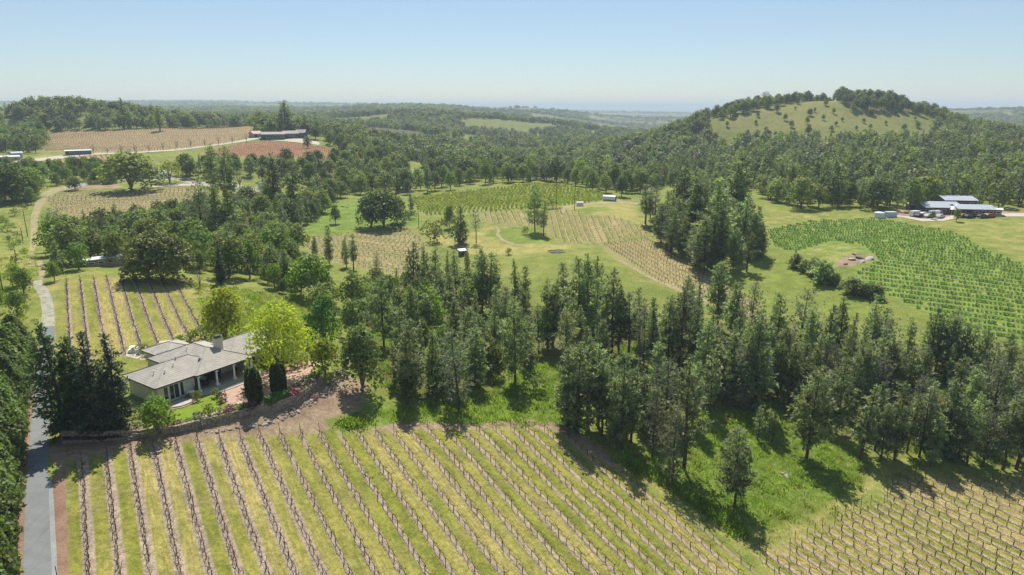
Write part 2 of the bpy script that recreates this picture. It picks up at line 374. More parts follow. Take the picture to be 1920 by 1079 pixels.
# ---------------------------------------------------------------- the vineyard blocks (world rows fitted to what the picture shows)
# name, outline, a row line (two picture points), spacing of rows, spacing of vines, vine kind, soil half width, straw, dryness, redness
BLOCKS = [
 ('lower',  [(126,868),(250,838),(330,828),(520,817),(640,813),(760,806),(880,803),(1000,802),(1058,814),(1100,845),(1180,898),(1262,950),(1330,1000),(1390,1050),(1440,1100),(1440,1290),(-20,1290),(118,1079)],
            ((155,850),(168,1079)), 2.60, 1.55, 'bare', 0.225, 0.45, 0.45, 0.0),
 ('right',  [(1416,1033),(1464,1028),(1500,1008),(1552,990),(1600,962),(1648,945),(1664,915),(1680,898),(1730,892),(1790,905),(1930,893),(2150,900),(2150,1290),(1500,1290),(1450,1079)],
            ((1667,937),(1904,1055)), 1.95, 1.75, 'stake', 0.15, 0.60, 0.60, 0.0),
 ('upper',  [(119,532),(200,524),(300,528),(330,536),(352,560),(388,642),(330,648),(250,664),(170,690),(110,700),(108,600)],
            ((125,527),(130,613)), 2.65, 1.5, 'bare', 0.17, 0.35, 0.50, 0.0),
 ('knoll',  [(1046,392),(1110,408),(1160,410),(1225,432),(1222,440),(1130,457),(1060,458),(1030,440),(1026,405)],
            ((1077,411),(1095,458)), 2.3, 2.9, 'bare', 0.17, 0.35, 0.5, 0.0),
 ('saddle', [(900,400),(985,398),(1028,402),(1026,424),(960,424),(905,415)],
            ((950,402),(958,422)), 2.3, 2.9, 'bare', 0.17, 0.35, 0.5, 0.0),
 ('slope',  [(1126,459),(1215,447),(1270,480),(1345,527),(1420,572),(1405,586),(1320,566),(1240,530),(1150,478)],
            ((1173,455),(1250,503)), 2.3, 2.0, 'stake', 0.19, 0.55, 0.65, 0.03),
 ('middle', [(560,450),(640,440),(762,429),(790,447),(800,470),(770,522),(690,505),(600,490)],
            ((640,455),(760,470)), 2.4, 2.2, 'bare', 0.18, 0.4, 0.5, 0.0),
 ('hill',   [(85,372),(130,360),(240,362),(330,350),(362,352),(372,380),(300,400),(240,420),(200,430),(110,400)],
            ((100,375),(330,372)), 2.9, 1.9, 'bare', 0.2, 0.4, 0.55, 0.03),
 ('plateau',[(84,246),(280,243),(430,236),(488,238),(492,246),(440,268),(330,282),(175,287),(84,285)],
            ((90,262),(420,258)), 3.2, 2.2, 'bare', 0.26, 0.4, 0.75, 0.28),
 ('red',    [(385,287),(440,271),(500,265),(560,270),(632,280),(636,294),(600,300),(480,296),(400,294)],
            ((440,272),(610,296)), 3.2, 2.2, 'bare', 0.42, 0.3, 0.9, 1.0),
 ('roadside',[(110,300),(150,293),(222,292),(226,303),(180,310),(120,310)],
            ((150,295),(160,309)), 3.0, 2.2, 'bare', 0.3, 0.5, 0.9, 0.4),
 ('green',  [(1438,432),(1520,415),(1640,410),(1720,424),(1790,436),(1850,470),(1925,500),(2050,540),(2050,650),(1925,640),(1830,628),(1740,590),(1640,540),(1605,515),(1640,490),(1620,462),(1560,452),(1500,476),(1450,462)],
            ((1480,440),(1700,452)), 3.3, .95, 'leafy', 0.07, 0.0, 0.25, -1.0),
 ('crest',  [(770,372),(850,362),(950,352),(1000,345),(1060,350),(1132,366),(1142,374),(1060,386),(1000,392),(900,398),(800,404),(785,395)],
            ((900,372),(1100,366)), 2.6, 2.0, 'young', 0.10, 0.0, 0.3, -.6),
 ('side',   [(455,352),(492,352),(494,372),(470,378),(452,366)], ((460,356),(486,372)), 2.8, 2.2, 'bare', 0.25, 0.5, 0.8, 0.1),
]
BL = []
for nm, outline, (a, b), sp, vs, kind, w, straw, dry, red in BLOCKS:
    P = gpoly(outline); A, B = g1(*a), g1(*b)
    e = (B-A)[:2]; e /= np.linalg.norm(e); n = np.array([e[1], -e[0]])
    if n[0] < 0: n = -n; 
    off = float(A[:2] @ n)
    BL.append(dict(name=nm, P=P, e=e, n=n, off=off, sp=sp, vs=vs, kind=kind, w=w, straw=straw, dry=dry, red=red))
# ---------------------------------------------------------------- what grows or lies where: outline, softness (m), {lush, dry, bare, wood}
ZONES = [
 ([(640,560),(770,520),(880,500),(1000,560),(1050,600),(1190,600),(1300,600),(1450,610),(1700,640),(1925,690),(2100,700),(2100,880),(1840,876),(1720,855),(1600,850),(1540,810),(1430,780),(1330,790),(1290,740),(1190,700),(1050,720),(1000,690),(900,725),(860,768),(740,770),(690,720),(630,690)], 4, dict(wood=.55, dry=.35)),
 ([(1000,690),(1060,690),(1050,745),(1060,800),(1000,790),(880,800),(740,790),(700,770),(690,745),(760,765),(860,770),(940,730)], 3, dict(lush=.85, wood=-.5)),
 ([(1300,800),(1400,780),(1540,810),(1610,850),(1640,880),(1600,930),(1500,965),(1420,985),(1350,950),(1250,890),(1150,850),(1110,820),(1200,840),(1290,850)], 3, dict(lush=.7, wood=-.5)),
 ([(1150,860),(1230,880),(1300,930),(1350,950),(1400,990),(1410,1012),(1370,1005),(1290,940),(1200,890)], 2, dict(lush=1.0)),
 ([(1060,806),(1110,835),(1160,870),(1280,950),(1350,1005),(1410,1040),(1500,1000),(1600,955),(1660,900),(1720,885),(1700,860),(1640,890),(1590,945),(1480,985),(1410,1015),(1350,975),(1290,930),(1180,870),(1120,830)], 2.5, dict(dry=.85, bare=.55, lush=-.6)),
 ([(330,818),(520,806),(700,800),(760,790),(870,798),(960,792),(1040,800),(1100,830),(1120,850),(1060,815),(960,803),(760,806),(640,813),(330,828)], 2, dict(bare=.85, dry=.5)),
 ([(690,818),(715,803),(755,794),(800,793),(850,797),(900,806),(850,812),(800,803),(760,804),(730,811)], 1.2, dict(bare=1.0, dry=.6)),
 ([(880,806),(930,793),(975,788),(1030,792),(1065,804),(1110,832),(1160,872),(1145,876),(1090,842),(1050,812),(1000,800),(950,801),(905,812)], 1.2, dict(bare=1.0, dry=.6)),
 ([(90,845),(330,815),(500,800),(600,770),(640,700),(690,720),(680,780),(560,808),(330,830),(130,870)], 2, dict(bare=1.0)),
 ([(117,824),(233,815),(333,803),(435,775),(523,755),(558,744),(599,712),(640,695),(660,720),(620,760),(560,800),(450,822),(330,832),(120,860)], 1.2, dict(bare=1.0, lush=-.5)),
 ([(620,790),(700,770),(740,790),(690,806),(640,806)], 2, dict(lush=.7, bare=-.8)),
 ([(100,1079),(118,860),(132,860),(145,1079),(150,1290),(60,1290)], 1.0, dict(bare=.9)),
 ([(30,1290),(30,1079),(40,860),(58,700),(66,640),(72,640),(66,720),(52,860),(48,1079),(48,1290)], .8, dict(bare=.9)),
 ([(1000,460),(1130,470),(1240,535),(1330,570),(1450,600),(1450,620),(1300,590),(1150,540),(1060,520),(940,500),(900,470)], 8, dict(lush=.25, dry=.2)),
 ([(860,440),(900,430),(905,416),(940,425),(1030,430),(1040,458),(1120,462),(1000,475),(880,480),(840,470),(800,450),(790,425),(840,440)], 3, dict(dry=.75)),
 ([(915,432),(990,424),(1030,436),(1030,458),(960,458),(920,448)], 3, dict(lush=.5, dry=-.6)),
 ([(1045,388),(1150,375),(1195,380),(1190,396),(1230,430),(1160,412),(1110,405),(1050,402)], 4, dict(dry=.95, bare=.2)),
 ([(1065,396),(1085,390),(1140,388),(1150,396),(1100,403)], 3, dict(lush=.5, dry=-.7, bare=-.3)),
 ([(1400,390),(1640,405),(1640,420),(1500,420),(1430,450),(1400,430)], 6, dict(dry=.5)),
 ([(1400,450),(1480,480),(1560,520),(1650,560),(1740,600),(1640,600),(1460,590),(1330,540),(1340,520)], 6, dict(lush=.4)),
 ([(1480,570),(1600,575),(1700,600),(1640,610),(1500,590)], 8, dict(bare=.25, dry=.3)),
 ([(1480,475),(1560,450),(1625,462),(1645,485),(1600,515),(1540,515)], 4, dict(dry=.45, lush=.3)),
 ([(1565,490),(1590,478),(1640,476),(1650,488),(1600,500),(1570,505)], 2.5, dict(bare=.9)),
 ([(1700,424),(1770,412),(1925,412),(2050,420),(2050,540),(1925,500),(1850,470),(1790,436)], 5, dict(lush=.35, dry=.5)),
 ([(1660,405),(1690,392),(1925,395),(2050,400),(2050,408),(1850,408),(1760,412),(1700,412)], 3, dict(bare=1.0, dry=.6)),
 ([(1438,432),(1520,415),(1640,410),(1720,424),(1850,470),(2050,540),(2050,650),(1830,628),(1640,540),(1500,476)], 5, dict(lush=.5)),
 ([(1290,250),(1340,222),(1480,195),(1600,185),(1720,195),(1760,225),(1700,240),(1560,250),(1400,262)], 20, dict(dry=.6, lush=.35)),
 ([(360,530),(430,545),(560,560),(600,590),(560,600),(480,580),(400,570),(350,550)], 5, dict(dry=.4, lush=.15)),
 ([(560,380),(640,375),(700,390),(780,400),(790,420),(640,440),(570,440),(560,410)], 5, dict(lush=.95)),
 ([(440,380),(470,380),(500,395),(460,430),(440,420)], 5, dict(lush=1.0)),
 ([(40,300),(84,290),(84,246),(92,246),(95,290),(70,300)], 6, dict(dry=.8)),
 ([(0,390),(60,380),(56,470),(40,520),(0,530)], 6, dict(dry=.55, bare=.2)),
 ([(130,345),(220,345),(235,352),(140,357)], 2, dict(bare=.9)),
 ([(85,520),(120,510),(420,530),(390,640),(250,668),(105,700),(60,640),(66,560)], 6, dict(dry=.5)),
 ([(130,790),(250,790),(330,815),(240,840),(110,845)], 4, dict(bare=.9)),
 ([(0,480),(80,470),(80,520),(66,640),(40,700),(0,640)], 6, dict(dry=.35)),
 ([(765,345),(790,330),(785,310),(760,310)], 8, dict(lush=.5, dry=.4)),
 ([(620,246),(700,228),(800,232),(830,262),(700,268)], 30, dict(wood=.5)),
 ([(1050,245),(1200,228),(1260,228),(1220,250),(1100,256)], 60, dict(dry=.45, lush=.4)),
 ([(340,275),(360,300),(300,295),(170,293),(90,297),(30,310),(30,303),(90,291),(170,288),(300,288)], 5, dict(lush=.3, dry=.4)),
]
n_r, n_a = GX.shape
GVX, GVY = GX.ravel(), GY.ravel()
zone = {k: np.zeros(n_r*n_a) for k in ('lush', 'dry', 'bare', 'wood')}
for pts, w, vals in ZONES:
    m = soft(GVX, GVY, gpoly(pts), w)
    for k, v in vals.items(): zone[k] += m*v
GVR = GR.ravel()
zone['wood'] += np.clip((GVR-430)/250, 0, 1)*0.45
rowuv = np.zeros((n_r*n_a, 3)); rows = np.zeros((n_r*n_a, 4)); best = np.full(n_r*n_a, -1e9)
for b in BL:
    P = b['P']; m = (GVX > P[:,0].min()-12) & (GVX < P[:,0].max()+12) & (GVY > P[:,1].min()-12) & (GVY < P[:,1].max()+12)
    x, y = GVX[m], GVY[m]; d = sdist(x, y, P)
    near = d > best[m]; idx = np.flatnonzero(m)[near]; best[idx] = d[near]
    q = np.stack([x, y], -1)
    rowuv[idx, 0] = ((q@b['n']-b['off'])/b['sp'])[near]; rowuv[idx, 1] = (q@b['e'])[near]; rowuv[idx, 2] = b['red']
    cell = 0.012*np.hypot(x, y)
    rows[idx, 0] = np.clip(d/np.maximum(1.2, cell)*0.5+0.5, 0, 1)[near]
    rows[idx, 1] = np.where((b['name'] == 'lower') & (rowuv[idx, 0] > 8.5), .135, b['w']); rows[idx, 2] = b['straw']; rows[idx, 3] = b['dry']
def ground_material():
    t = NT('ground'); pos = t.pos()
    z = t.attr('zone'); zc = t.n.new('ShaderNodeSeparateColor'); t.l.new(z, zc.inputs[0]); lush, dry, bare = zc.outputs
    wood = t.attr('wood', 'Fac')
    big = t.noise(0.035, 4, pos); mid = t.noise(0.22, 4, pos); fine = t.noise(1.4, 7, pos, 0.78); tiny = t.noise(7.0, 4, pos, 0.75)
    def jig(a, n, amt): return t.math('ADD', a, t.math('MULTIPLY', t.math('SUBTRACT', n, 0.5), amt))
    grass = t.mix(t.ss(t.math('ADD', t.math('MULTIPLY', mid, .6), t.math('MULTIPLY', fine, .4)), .3, .7), (0.120, 0.160, 0.026), (0.235, 0.250, 0.056))
    lushc = t.mix(t.ss(t.math('ADD', t.math('MULTIPLY', mid, .5), t.math('MULTIPLY', fine, .5)), .35, .68), (0.085, 0.145, 0.018), (0.195, 0.265, 0.042))
    dryc = t.mix(t.ss(t.math('ADD', t.math('MULTIPLY', mid, .4), t.math('MULTIPLY', fine, .6)), .3, .72), (0.225, 0.215, 0.055), (0.36, 0.315, 0.115))
    woodc = t.mix(t.ss(t.math('ADD', t.math('MULTIPLY', mid, .5), t.math('MULTIPLY', fine, .5)), .38, .66), (0.060, 0.052, 0.028), (0.115, 0.120, 0.042))
    barec = t.mix(t.ss(t.math('ADD', t.math('MULTIPLY', mid, .5), t.math('MULTIPLY', fine, .5)), .33, .7), (0.20, 0.135, 0.092), (0.37, 0.285, 0.185))
    grass = t.mix(t.math('MULTIPLY', t.ss(t.noise(.09, 5, pos, .7), .5, .72), .55), grass, (0.30, 0.265, 0.10)); lushc = t.mix(t.math('MULTIPLY', t.ss(t.noise(.3, 5, pos, .7), .52, .7), .5), lushc, (0.26, 0.25, 0.07))
    dk = t.math('MULTIPLY', t.ss(t.noise(.055, 6, pos, .72), .47, .66), .5); grass = t.mix(dk, grass, (0.085, 0.125, 0.022)); ps = t.ss(t.noise(.5, 6, pos, .8), .56, .74); grass = t.mix(t.math('MULTIPLY', ps, .5), grass, (0.36, 0.31, 0.15))
    c = t.mix(t.ss(jig(lush, mid, .5), .2, .75), grass, lushc)
    c = t.mix(t.ss(jig(jig(dry, mid, .9), big, .5), .25, .85), c, dryc)
    c = t.mix(t.ss(jig(jig(wood, mid, .8), fine, .3), .25, .75), c, woodc)
    c = t.mix(t.ss(jig(jig(bare, mid, .5), fine, .4), .3, .75), c, barec)
    # vineyard rows
    ruv = t.attr('rowuv', 'Vector'); u, v, red = t.sep(ruv)
    rw = t.attr('rows'); rc = t.n.new('ShaderNodeSeparateColor'); t.l.new(rw, rc.inputs[0]); mask, wid, straw = rc.outputs
    rdry = t.attr('rows', 'Alpha')
    al = t.noise(1.0, 4, ruv, .6, (1.3, .16, 0)); al2 = t.noise(1.0, 4, ruv, .65, (9.0, .35, 0)); al3 = t.noise(1.0, 3, ruv, .6, (.35, .03, 0))
    d = t.math('ABSOLUTE', t.math('SUBTRACT', u, t.math('ROUND', u)))
    dj = t.math('ADD', d, t.math('MULTIPLY', t.math('SUBTRACT', fine, .5), .16)); dj = t.math('ADD', dj, t.math('MULTIPLY', t.math('SUBTRACT', al, .5), .12))
    soil = t.math('SUBTRACT', 1.0, t.ss(t.math('SUBTRACT', dj, wid), -.05, .05))
    vg = t.mix(t.ss(jig(jig(al, fine, .9), tiny, .5), .25, .75), (0.130, 0.155, 0.022), (0.275, 0.26, 0.052))
    vd = t.mix(t.ss(jig(jig(al2, fine, .8), tiny, .5), .22, .78), (0.235, 0.195, 0.058), (0.44, 0.355, 0.135))
    wnz = t.n.new('ShaderNodeTexWhiteNoise'); wnz.noise_dimensions = '1D'; t.l.new(t.math('FLOOR', u), wnz.inputs['W']); alley = wnz.outputs['Value']
    gr = t.mix(t.ss(jig(jig(jig(rdry, al3, 1.0), alley, .38), al2, .5), .3, .85), vg, vd)
    gr = t.mix(t.math('MULTIPLY', t.ss(jig(mid, fine, .5), .5, .75), .45), gr, (0.20, 0.165, 0.085))
    st = t.ss(t.math('ADD', t.math('MULTIPLY', al2, .6), t.math('ADD', t.math('MULTIPLY', al3, .65), t.math('MULTIPLY', t.math('SUBTRACT', alley, .45), .18))), t.math('SUBTRACT', 1.02, t.math('MULTIPLY', straw, .48)), t.math('SUBTRACT', 1.18, t.math('MULTIPLY', straw, .48)))
    gr = t.mix(st, gr, t.mix(fine, (0.42, 0.33, 0.14), (0.56, 0.47, 0.24)))
    so = t.mix(t.ss(jig(fine, tiny, .8), .25, .75), (0.22, 0.165, 0.12), (0.44, 0.35, 0.26))
    rs = t.mix(fine, (0.22, 0.105, 0.055), (0.36, 0.19, 0.11))
    so = t.mix(t.math('MAXIMUM', red, 0.0), so, rs); gr = t.mix(t.math('MULTIPLY', t.math('MAXIMUM', red, 0.0), .62), gr, rs)
    gr = t.mix(t.math('MAXIMUM', t.math('MULTIPLY', red, -1.0), 0.0), gr, t.mix(t.ss(jig(al, fine, .6), .3, .7), (.105, .185, .022), (.20, .27, .045)))
    c = t.mix(mask, c, t.mix(soil, gr, so))
    # far plain: dark woods and pale fields
    r = t.math('POWER', t.math('ADD', t.math('POWER', t.sep(pos)[0], 2.0), t.math('POWER', t.sep(pos)[1], 2.0)), 0.5)
    fw = t.noise(0.0035, 6, pos, .62); far = t.mix(t.ss(fw, .42, .58), (0.030, 0.045, 0.020), (0.16, 0.165, 0.06))
    c = t.mix(t.ss(r, 1300.0, 2600.0), c, far)
    h = t.math('ADD', t.math('MULTIPLY', fine, .7), t.math('MULTIPLY', tiny, .5))
    g1_ = t.noise(2.4, 7, pos, .82); g2_ = t.noise(.35, 6, pos, .75)
    gv = t.math('ADD', 0.66, t.math('ADD', t.math('MULTIPLY', t.ss(g1_, .32, .68), .44), t.math('MULTIPLY', t.ss(g2_, .3, .7), .24)))
    gc = t.n.new('ShaderNodeCombineColor'); [t.l.new(gv, gc.inputs[k]) for k in range(3)]
    c = t.mix(1.0, c, gc.outputs[0], 'MULTIPLY')
    return t.bsdf(c, 0.95, 0.12, t.bump(h, 0.6, 0.25))
i, j = np.meshgrid(np.arange(n_r-1), np.arange(n_a-1), indexing='ij'); k = (i*n_a+j).ravel()
gm = mesh_np('ground', np.stack([GVX, GVY, GZ.ravel()], -1), [np.stack([k, k+1, k+n_a+1, k+n_a], -1)], ground_material(), smooth=True)
def vattr(me, name, typ, data):
    a = me.attributes.new(name, typ, 'POINT'); a.data.foreach_set({'FLOAT':'value','FLOAT_COLOR':'color','FLOAT_VECTOR':'vector'}[typ], np.asarray(data, np.float32).ravel())
vattr(gm, 'zone', 'FLOAT_COLOR', np.stack([zone['lush'], zone['dry'], zone['bare'], np.ones_like(GVX)], -1))
vattr(gm, 'wood', 'FLOAT', zone['wood']); vattr(gm, 'rowuv', 'FLOAT_VECTOR', rowuv); vattr(gm, 'rows', 'FLOAT_COLOR', rows)
tag(link(bpy.data.objects.new('ground', gm)), kind='structure')
# ---------------------------------------------------------------- trees: a trunk with limbs and a crown of leaf-sized faces
def nrm(a): return a/np.maximum(np.linalg.norm(a, axis=-1, keepdims=True), 1e-9)
def leaves(C, D, size, width, k, rng, spread=0.8, tint=None, face=None):
    """k rhombic leaves (or needle sprays) from each centre C. Sprays lie along D with their flat side up; with face set, leaves turn their flat side along D."""
    n = len(C)
    C = np.repeat(C, k, 0); D = np.repeat(D, k, 0)
    size = np.repeat(np.broadcast_to(size, n), k)*rng.uniform(.7, 1.3, n*k)
    if face is None:
        d = nrm(D + rng.normal(0, spread, (n*k, 3)))
        w = nrm(np.cross(d, np.array([0, 0, 1.0]) + rng.normal(0, .45, (n*k, 3))))*(size*width)[:,None]
    else:
        nn = nrm(D + rng.normal(0, face, (n*k, 3)))
        d = nrm(np.cross(nn, rng.normal(0, 1, (n*k, 3)))); w = np.cross(nn, d)*(size*width)[:,None]
        C = C + rng.normal(0, .35, (n*k, 3))*size[:,None] - d*size[:,None]*.5
    tip = C + d*size[:,None]; mid = C + d*size[:,None]*0.55
    V = np.stack([C, mid+w, tip, mid-w], 1).reshape(-1, 3)
    F = np.arange(len(V)).reshape(-1, 4)
    t = np.repeat(rng.uniform(0, 1, n) if tint is None else tint, k)
    t = np.clip(t + rng.normal(0, .12, n*k), 0, 1)
    return V, F, np.repeat(t, 4)
def limb_mesh(mb, name, bark): return mb.mesh(name, bark)
TREE = {}                                                   # kind -> list of (trunk mesh, crown mesh, height, radius)
def store(kind, mb, parts, mats, bark, H, R):
    V, F, T = cat(parts)
    cm = mesh_np(kind+'_crown', V, [F], mats, tint=T)
    tm = mb.mesh(kind+'_trunk', bark) if mb is not None else None
    TREE.setdefault(kind, []).append((tm, cm, H, R))
def cat(parts):
    V, F, T, o = [], [], [], 0
    for v, f, t in parts:
        V.append(v); F.append(f+o); T.append(t); o += len(v)
    return np.concatenate(V), np.concatenate(F), np.concatenate(T)
def pine(kind, seed, H=16.0, R=2.5, base=.28, dens=1.0, mat=None, bark=None, leaf=.74, k=5, droop=0.0, limbs=True, shape=0.75, sparse=.12, width=.17):
    rng = np.random.default_rng(seed); mb = MB()
    lean = rng.normal(0, .012, 2)
    def axis(h): return np.array([lean[0]*h + .10*math.sin(h*.35+seed), lean[1]*h + .10*math.cos(h*.3+seed*2), h])
    hs = [-.6, 0, H*.15, H*.35, H*.6, H*.82, H*.985]
    mb.tube([axis(h) if h > 0 else np.array([0,0,h]) for h in hs], [H*.020, H*.0175, H*.015, H*.0125, H*.0085, H*.0045, .015], 7)
    C, D, Z, TI = [], [], [], []
    hb = H*base; z = hb; side = rng.uniform(0, 6.28); lob = rng.uniform(.62, 1.25, 6)
    while z < H*.985:
        f = (z-hb)/(H-hb)
        L = R*(min(1, .42+f*2.4) if f < .3 else 1)*max(.05, (1-f)**shape)*1.08
        nb = rng.integers(4, 7) if f < .85 else 4
        a0 = rng.uniform(0, 6.28)
        for b in range(nb):
            if rng.random() < sparse: continue
            a = a0 + 6.283*b/nb + rng.normal(0, .25)
            l = L*rng.uniform(.6, 1.15)*lob[int(((a-side) % 6.283)/6.284*6)]
            up = .30*(1-f)*0 + rng.normal(.10+.55*f, .12) - droop*(1-f)
            dv = np.array([math.cos(a), math.sin(a), up]); p0 = axis(z)
            p1 = p0 + dv*l*np.array([1,1,.75]); 
            if limbs and l > .7 and rng.random() < .75:
                mb.tube([p0, p0+(p1-p0)*.9], [max(.02, H*.0032*(1-f)+.008), .008], 3, caps=False)
            nt = max(2, int(l*3.0*dens+.5)); s = np.linspace(.30 if l > .8 else .1, 1.02, nt) + rng.normal(0, .05, nt)
            pts = p0 + (p1-p0)*s[:,None] + rng.normal(0, .16+.07*l, (nt, 3))*np.array([1,1,.55])
            C.append(pts); dd = np.tile(dv*np.array([1,1,.4]), (nt,1)) + np.array([0,0,.55-droop]); D.append(nrm(dd)); TI.append(np.full(nt, rng.uniform(0, 1)))
        z += (.40+.02*H)*rng.uniform(.8, 1.2)/max(.5, dens)**.5
    C, D, TI = np.concatenate(C), np.concatenate(D), np.concatenate(TI)
    tip = np.array([axis(H*.94), axis(H*.97)]); C = np.concatenate([C, tip]); D = np.concatenate([D, [[0,0,1]]*2]); TI = np.r_[TI, .6, .6]
    sz = leaf*np.clip(1.15-.35*C[:,2]/H, .6, 1.2)
    store(kind, mb, [leaves(C, D, sz, width, k, rng, .75, TI)], mat or M_PINE, bark or M_BARK, H, R)
def broadleaf(kind, seed, H=10.0, R=4.5, trunk=.22, lobes=9, mat=None, bark=None, leaf=.5, dens=1.0, k=3, width=.42, flat=.8, limb_n=6, hollow=.6, stems=1, droop=0.0, face=.55):
    rng = np.random.default_rng(seed); mb = MB()
    cz = H*(trunk+1)/2; hz = H*(1-trunk)/2
    hb = H*trunk
    if stems == 1:
        mb.tube([(0,0,-.5), (0,0,0), (rng.normal(0,.1), rng.normal(0,.1), hb*.6), (rng.normal(0,.2), rng.normal(0,.2), hb*1.1)], [H*.034, H*.03, H*.024, H*.02], 7)
    C, D, TI = [], [], []
    cent = []
    hc = H - hb
    for i in range(lobes):
        a = i*2.39996 + rng.normal(0, .3); q = math.sqrt((i+.3)/lobes)
        rr = R*.64*q*rng.uniform(.85, 1.12)
        zf = .76 - .46*q*q*flat + rng.uniform(-.06, .06) - (.17 if (i % 2 and q > .5) else 0)
        cent.append(np.array([rr*math.cos(a), rr*math.sin(a), hb + hc*zf]))
    for c in cent:
        lr = R*rng.uniform(.36, .50)*(1.2 if lobes < 7 else 1); lz = min(hc*rng.uniform(.26, .36), (H*1.02-c[2])*1.15+.1)
        n = int(lr*(lr+lz)*3.2*dens/(leaf*leaf)*.42)
        u = nrm(rng.normal(0, 1, (n, 3))); u[:,2] = np.where((u[:,2] < -.5) & (rng.random(n) < .7), -u[:,2], u[:,2])
        rad = rng.uniform(hollow, 1.0, n)**.6 * (1+.16*np.sin(5*u[:,0]+seed)*np.cos(6*u[:,1]+4*u[:,2]))
        p = c + u*rad[:,None]*np.array([lr, lr, lz])
        tl = np.clip(rng.normal(.5, .28) + rng.normal(0, .18, n), 0, 1)
        C.append(p); D.append(nrm(u + np.array([0,0,.35-droop]))); TI.append(tl)
    for i in range(limb_n if stems == 1 else stems):
        c = cent[i % lobes]; p0 = np.array([0, 0, hb*rng.uniform(.6, 1.0)]) if stems == 1 else np.array([rng.normal(0,.15), rng.normal(0,.15), -.3])
        m = p0*.5+c*.5 + np.array([0,0,hz*.1]) if stems == 1 else np.array([c[0]*.25, c[1]*.25, H*.25])
        th = H*(.013 if stems == 1 else .012)
        mb.tube([p0, m, c, c+(c-m)*.35], [th, th*.75, th*.45, .015], 5, caps=False)
    C, D, TI = np.concatenate(C), np.concatenate(D), np.concatenate(TI)
    keep = C[:,2] > .05; C, D, TI = C[keep], D[keep], TI[keep]
    store(kind, mb, [leaves(C, D, leaf, width, k, rng, .85, TI, face)], mat or M_OAK, bark or M_PALEBARK, H, R)
def column(kind, seed, H=5.0, R=.6, mat=None, leaf=.32, n=2200, pts=.35, k=2):
    rng = np.random.default_rng(seed); mb = MB(); mb.tube([(0,0,-.4), (0,0,H*.3)], [.09, .07], 6)
    h = rng.uniform(.02, 1, n); a = rng.uniform(0, 6.283, n)
    r = R*np.minimum(1, .55+h*3)*np.minimum(1, ((1-h)/pts)**.6)*(1+.10*np.sin(a*4+seed)+.06*np.sin(h*30+a*3))*rng.uniform(.75, 1.03, n)
    C = np.stack([r*np.cos(a), r*np.sin(a), h*H], -1); D = nrm(np.stack([np.cos(a)*.5, np.sin(a)*.5, np.full(n, .95)], -1))
    store(kind, mb, [leaves(C, D, leaf, .3, k, rng, .4, np.clip(rng.normal(.5,.2,n)+.25*np.sin(a*4+seed), 0, 1))], mat or M_CYPRESS, M_BARK, H, R)
N_P, N_O = 9, 8
for s in range(N_P):
    r = np.random.default_rng(100+s)
    pine('pine', 100+s, H=16, R=r.uniform(2.15, 2.95), base=[.06,.12,.2,.26,.08,.16,.05,.22,.10][s], dens=r.uniform(1.05, 1.4), shape=r.uniform(.45, .95), sparse=[.05,.12,.2,.15,.05,.1,.05,.25,.1][s])
for s in range(3): pine('open_pine', 140+s, H=18, R=4.9, base=.16, dens=1.15, shape=.5, sparse=.22, leaf=.8)
for s in range(3): pine('grey_pine', 150+s, H=14, R=3.0, base=.12, dens=1.1, shape=.45, sparse=.18, leaf=.6, width=.14, mat=foliage_mat('grey_pine_needles', (0.085,0.095,0.065), (0.21,0.22,0.155), .36))
for s in range(3): pine('bushy_conifer', 160+s, H=9, R=2.5, base=.03, dens=1.5, shape=.75, sparse=.02, leaf=.55, k=6, limbs=False)
for s in range(3): pine('cedar', 170+s, H=19, R=3.0, base=.06, dens=1.5, shape=.9, sparse=.04, leaf=.62, k=6, mat=M_CEDAR, droop=.35)
for s in range(2): pine('redwood', 180+s, H=19, R=3.4, base=.08, dens=1.5, shape=.72, sparse=.06, leaf=.66, k=6, mat=M_REDWOOD, droop=.2)
for s in range(N_O):
    r = np.random.default_rng(200+s)
    broadleaf('oak', 200+s, H=10, R=r.uniform(4.0, 5.0), trunk=r.uniform(.03, .10), lobes=int(r.integers(10, 15)), leaf=.55, dens=1.5, mat=M_OAK if s < 5 else M_LIVE)
for s in range(3): broadleaf('fresh_tree', 220+s, H=9, R=3.9, trunk=.08, lobes=11, leaf=.48, mat=M_FRESH, dens=1.2, hollow=.45)
for s in range(3): broadleaf('bare_tree', 226+s, H=9, R=3.6, trunk=.2, lobes=9, leaf=.5, mat=M_GREY, dens=.55, width=.07, k=3, hollow=.2, limb_n=9)
for s in range(3): broadleaf('bush', 230+s, H=2.4, R=1.8, trunk=.0, lobes=6, leaf=.3, mat=M_OAK, limb_n=3, dens=.8)
for s in range(2): broadleaf('fresh_bush', 236+s, H=2.4, R=1.8, trunk=.0, lobes=6, leaf=.3, mat=M_FRESH, limb_n=3, dens=.8)
# thin versions for what stands far away
for s in range(5):
    r = np.random.default_rng(300+s)
    pine('far_pine', 300+s, H=16, R=r.uniform(2.6, 3.6), base=[.05,.1,.16,.08,.2][s], dens=.55, shape=r.uniform(.55, .85), leaf=1.25, k=3, limbs=False, width=.24, mat=M_PINE if s < 2 else MATS['grey_pine_needles'])
for s in range(6):
    r = np.random.default_rng(320+s)
    broadleaf('far_oak', 320+s, H=10, R=r.uniform(4.2, 5.2), trunk=.02, lobes=10, leaf=1.05, dens=1.7, k=2, limb_n=2, mat=[M_OAK, M_LIVE, M_OAK, M_LIVE, M_OAK, M_OLIVE][s])
for s in range(2): broadleaf('far_clump', 330+s, H=9, R=9, trunk=.0, lobes=11, leaf=1.9, dens=1.4, k=2, limb_n=1, mat=[M_OAK, M_LIVE][s])

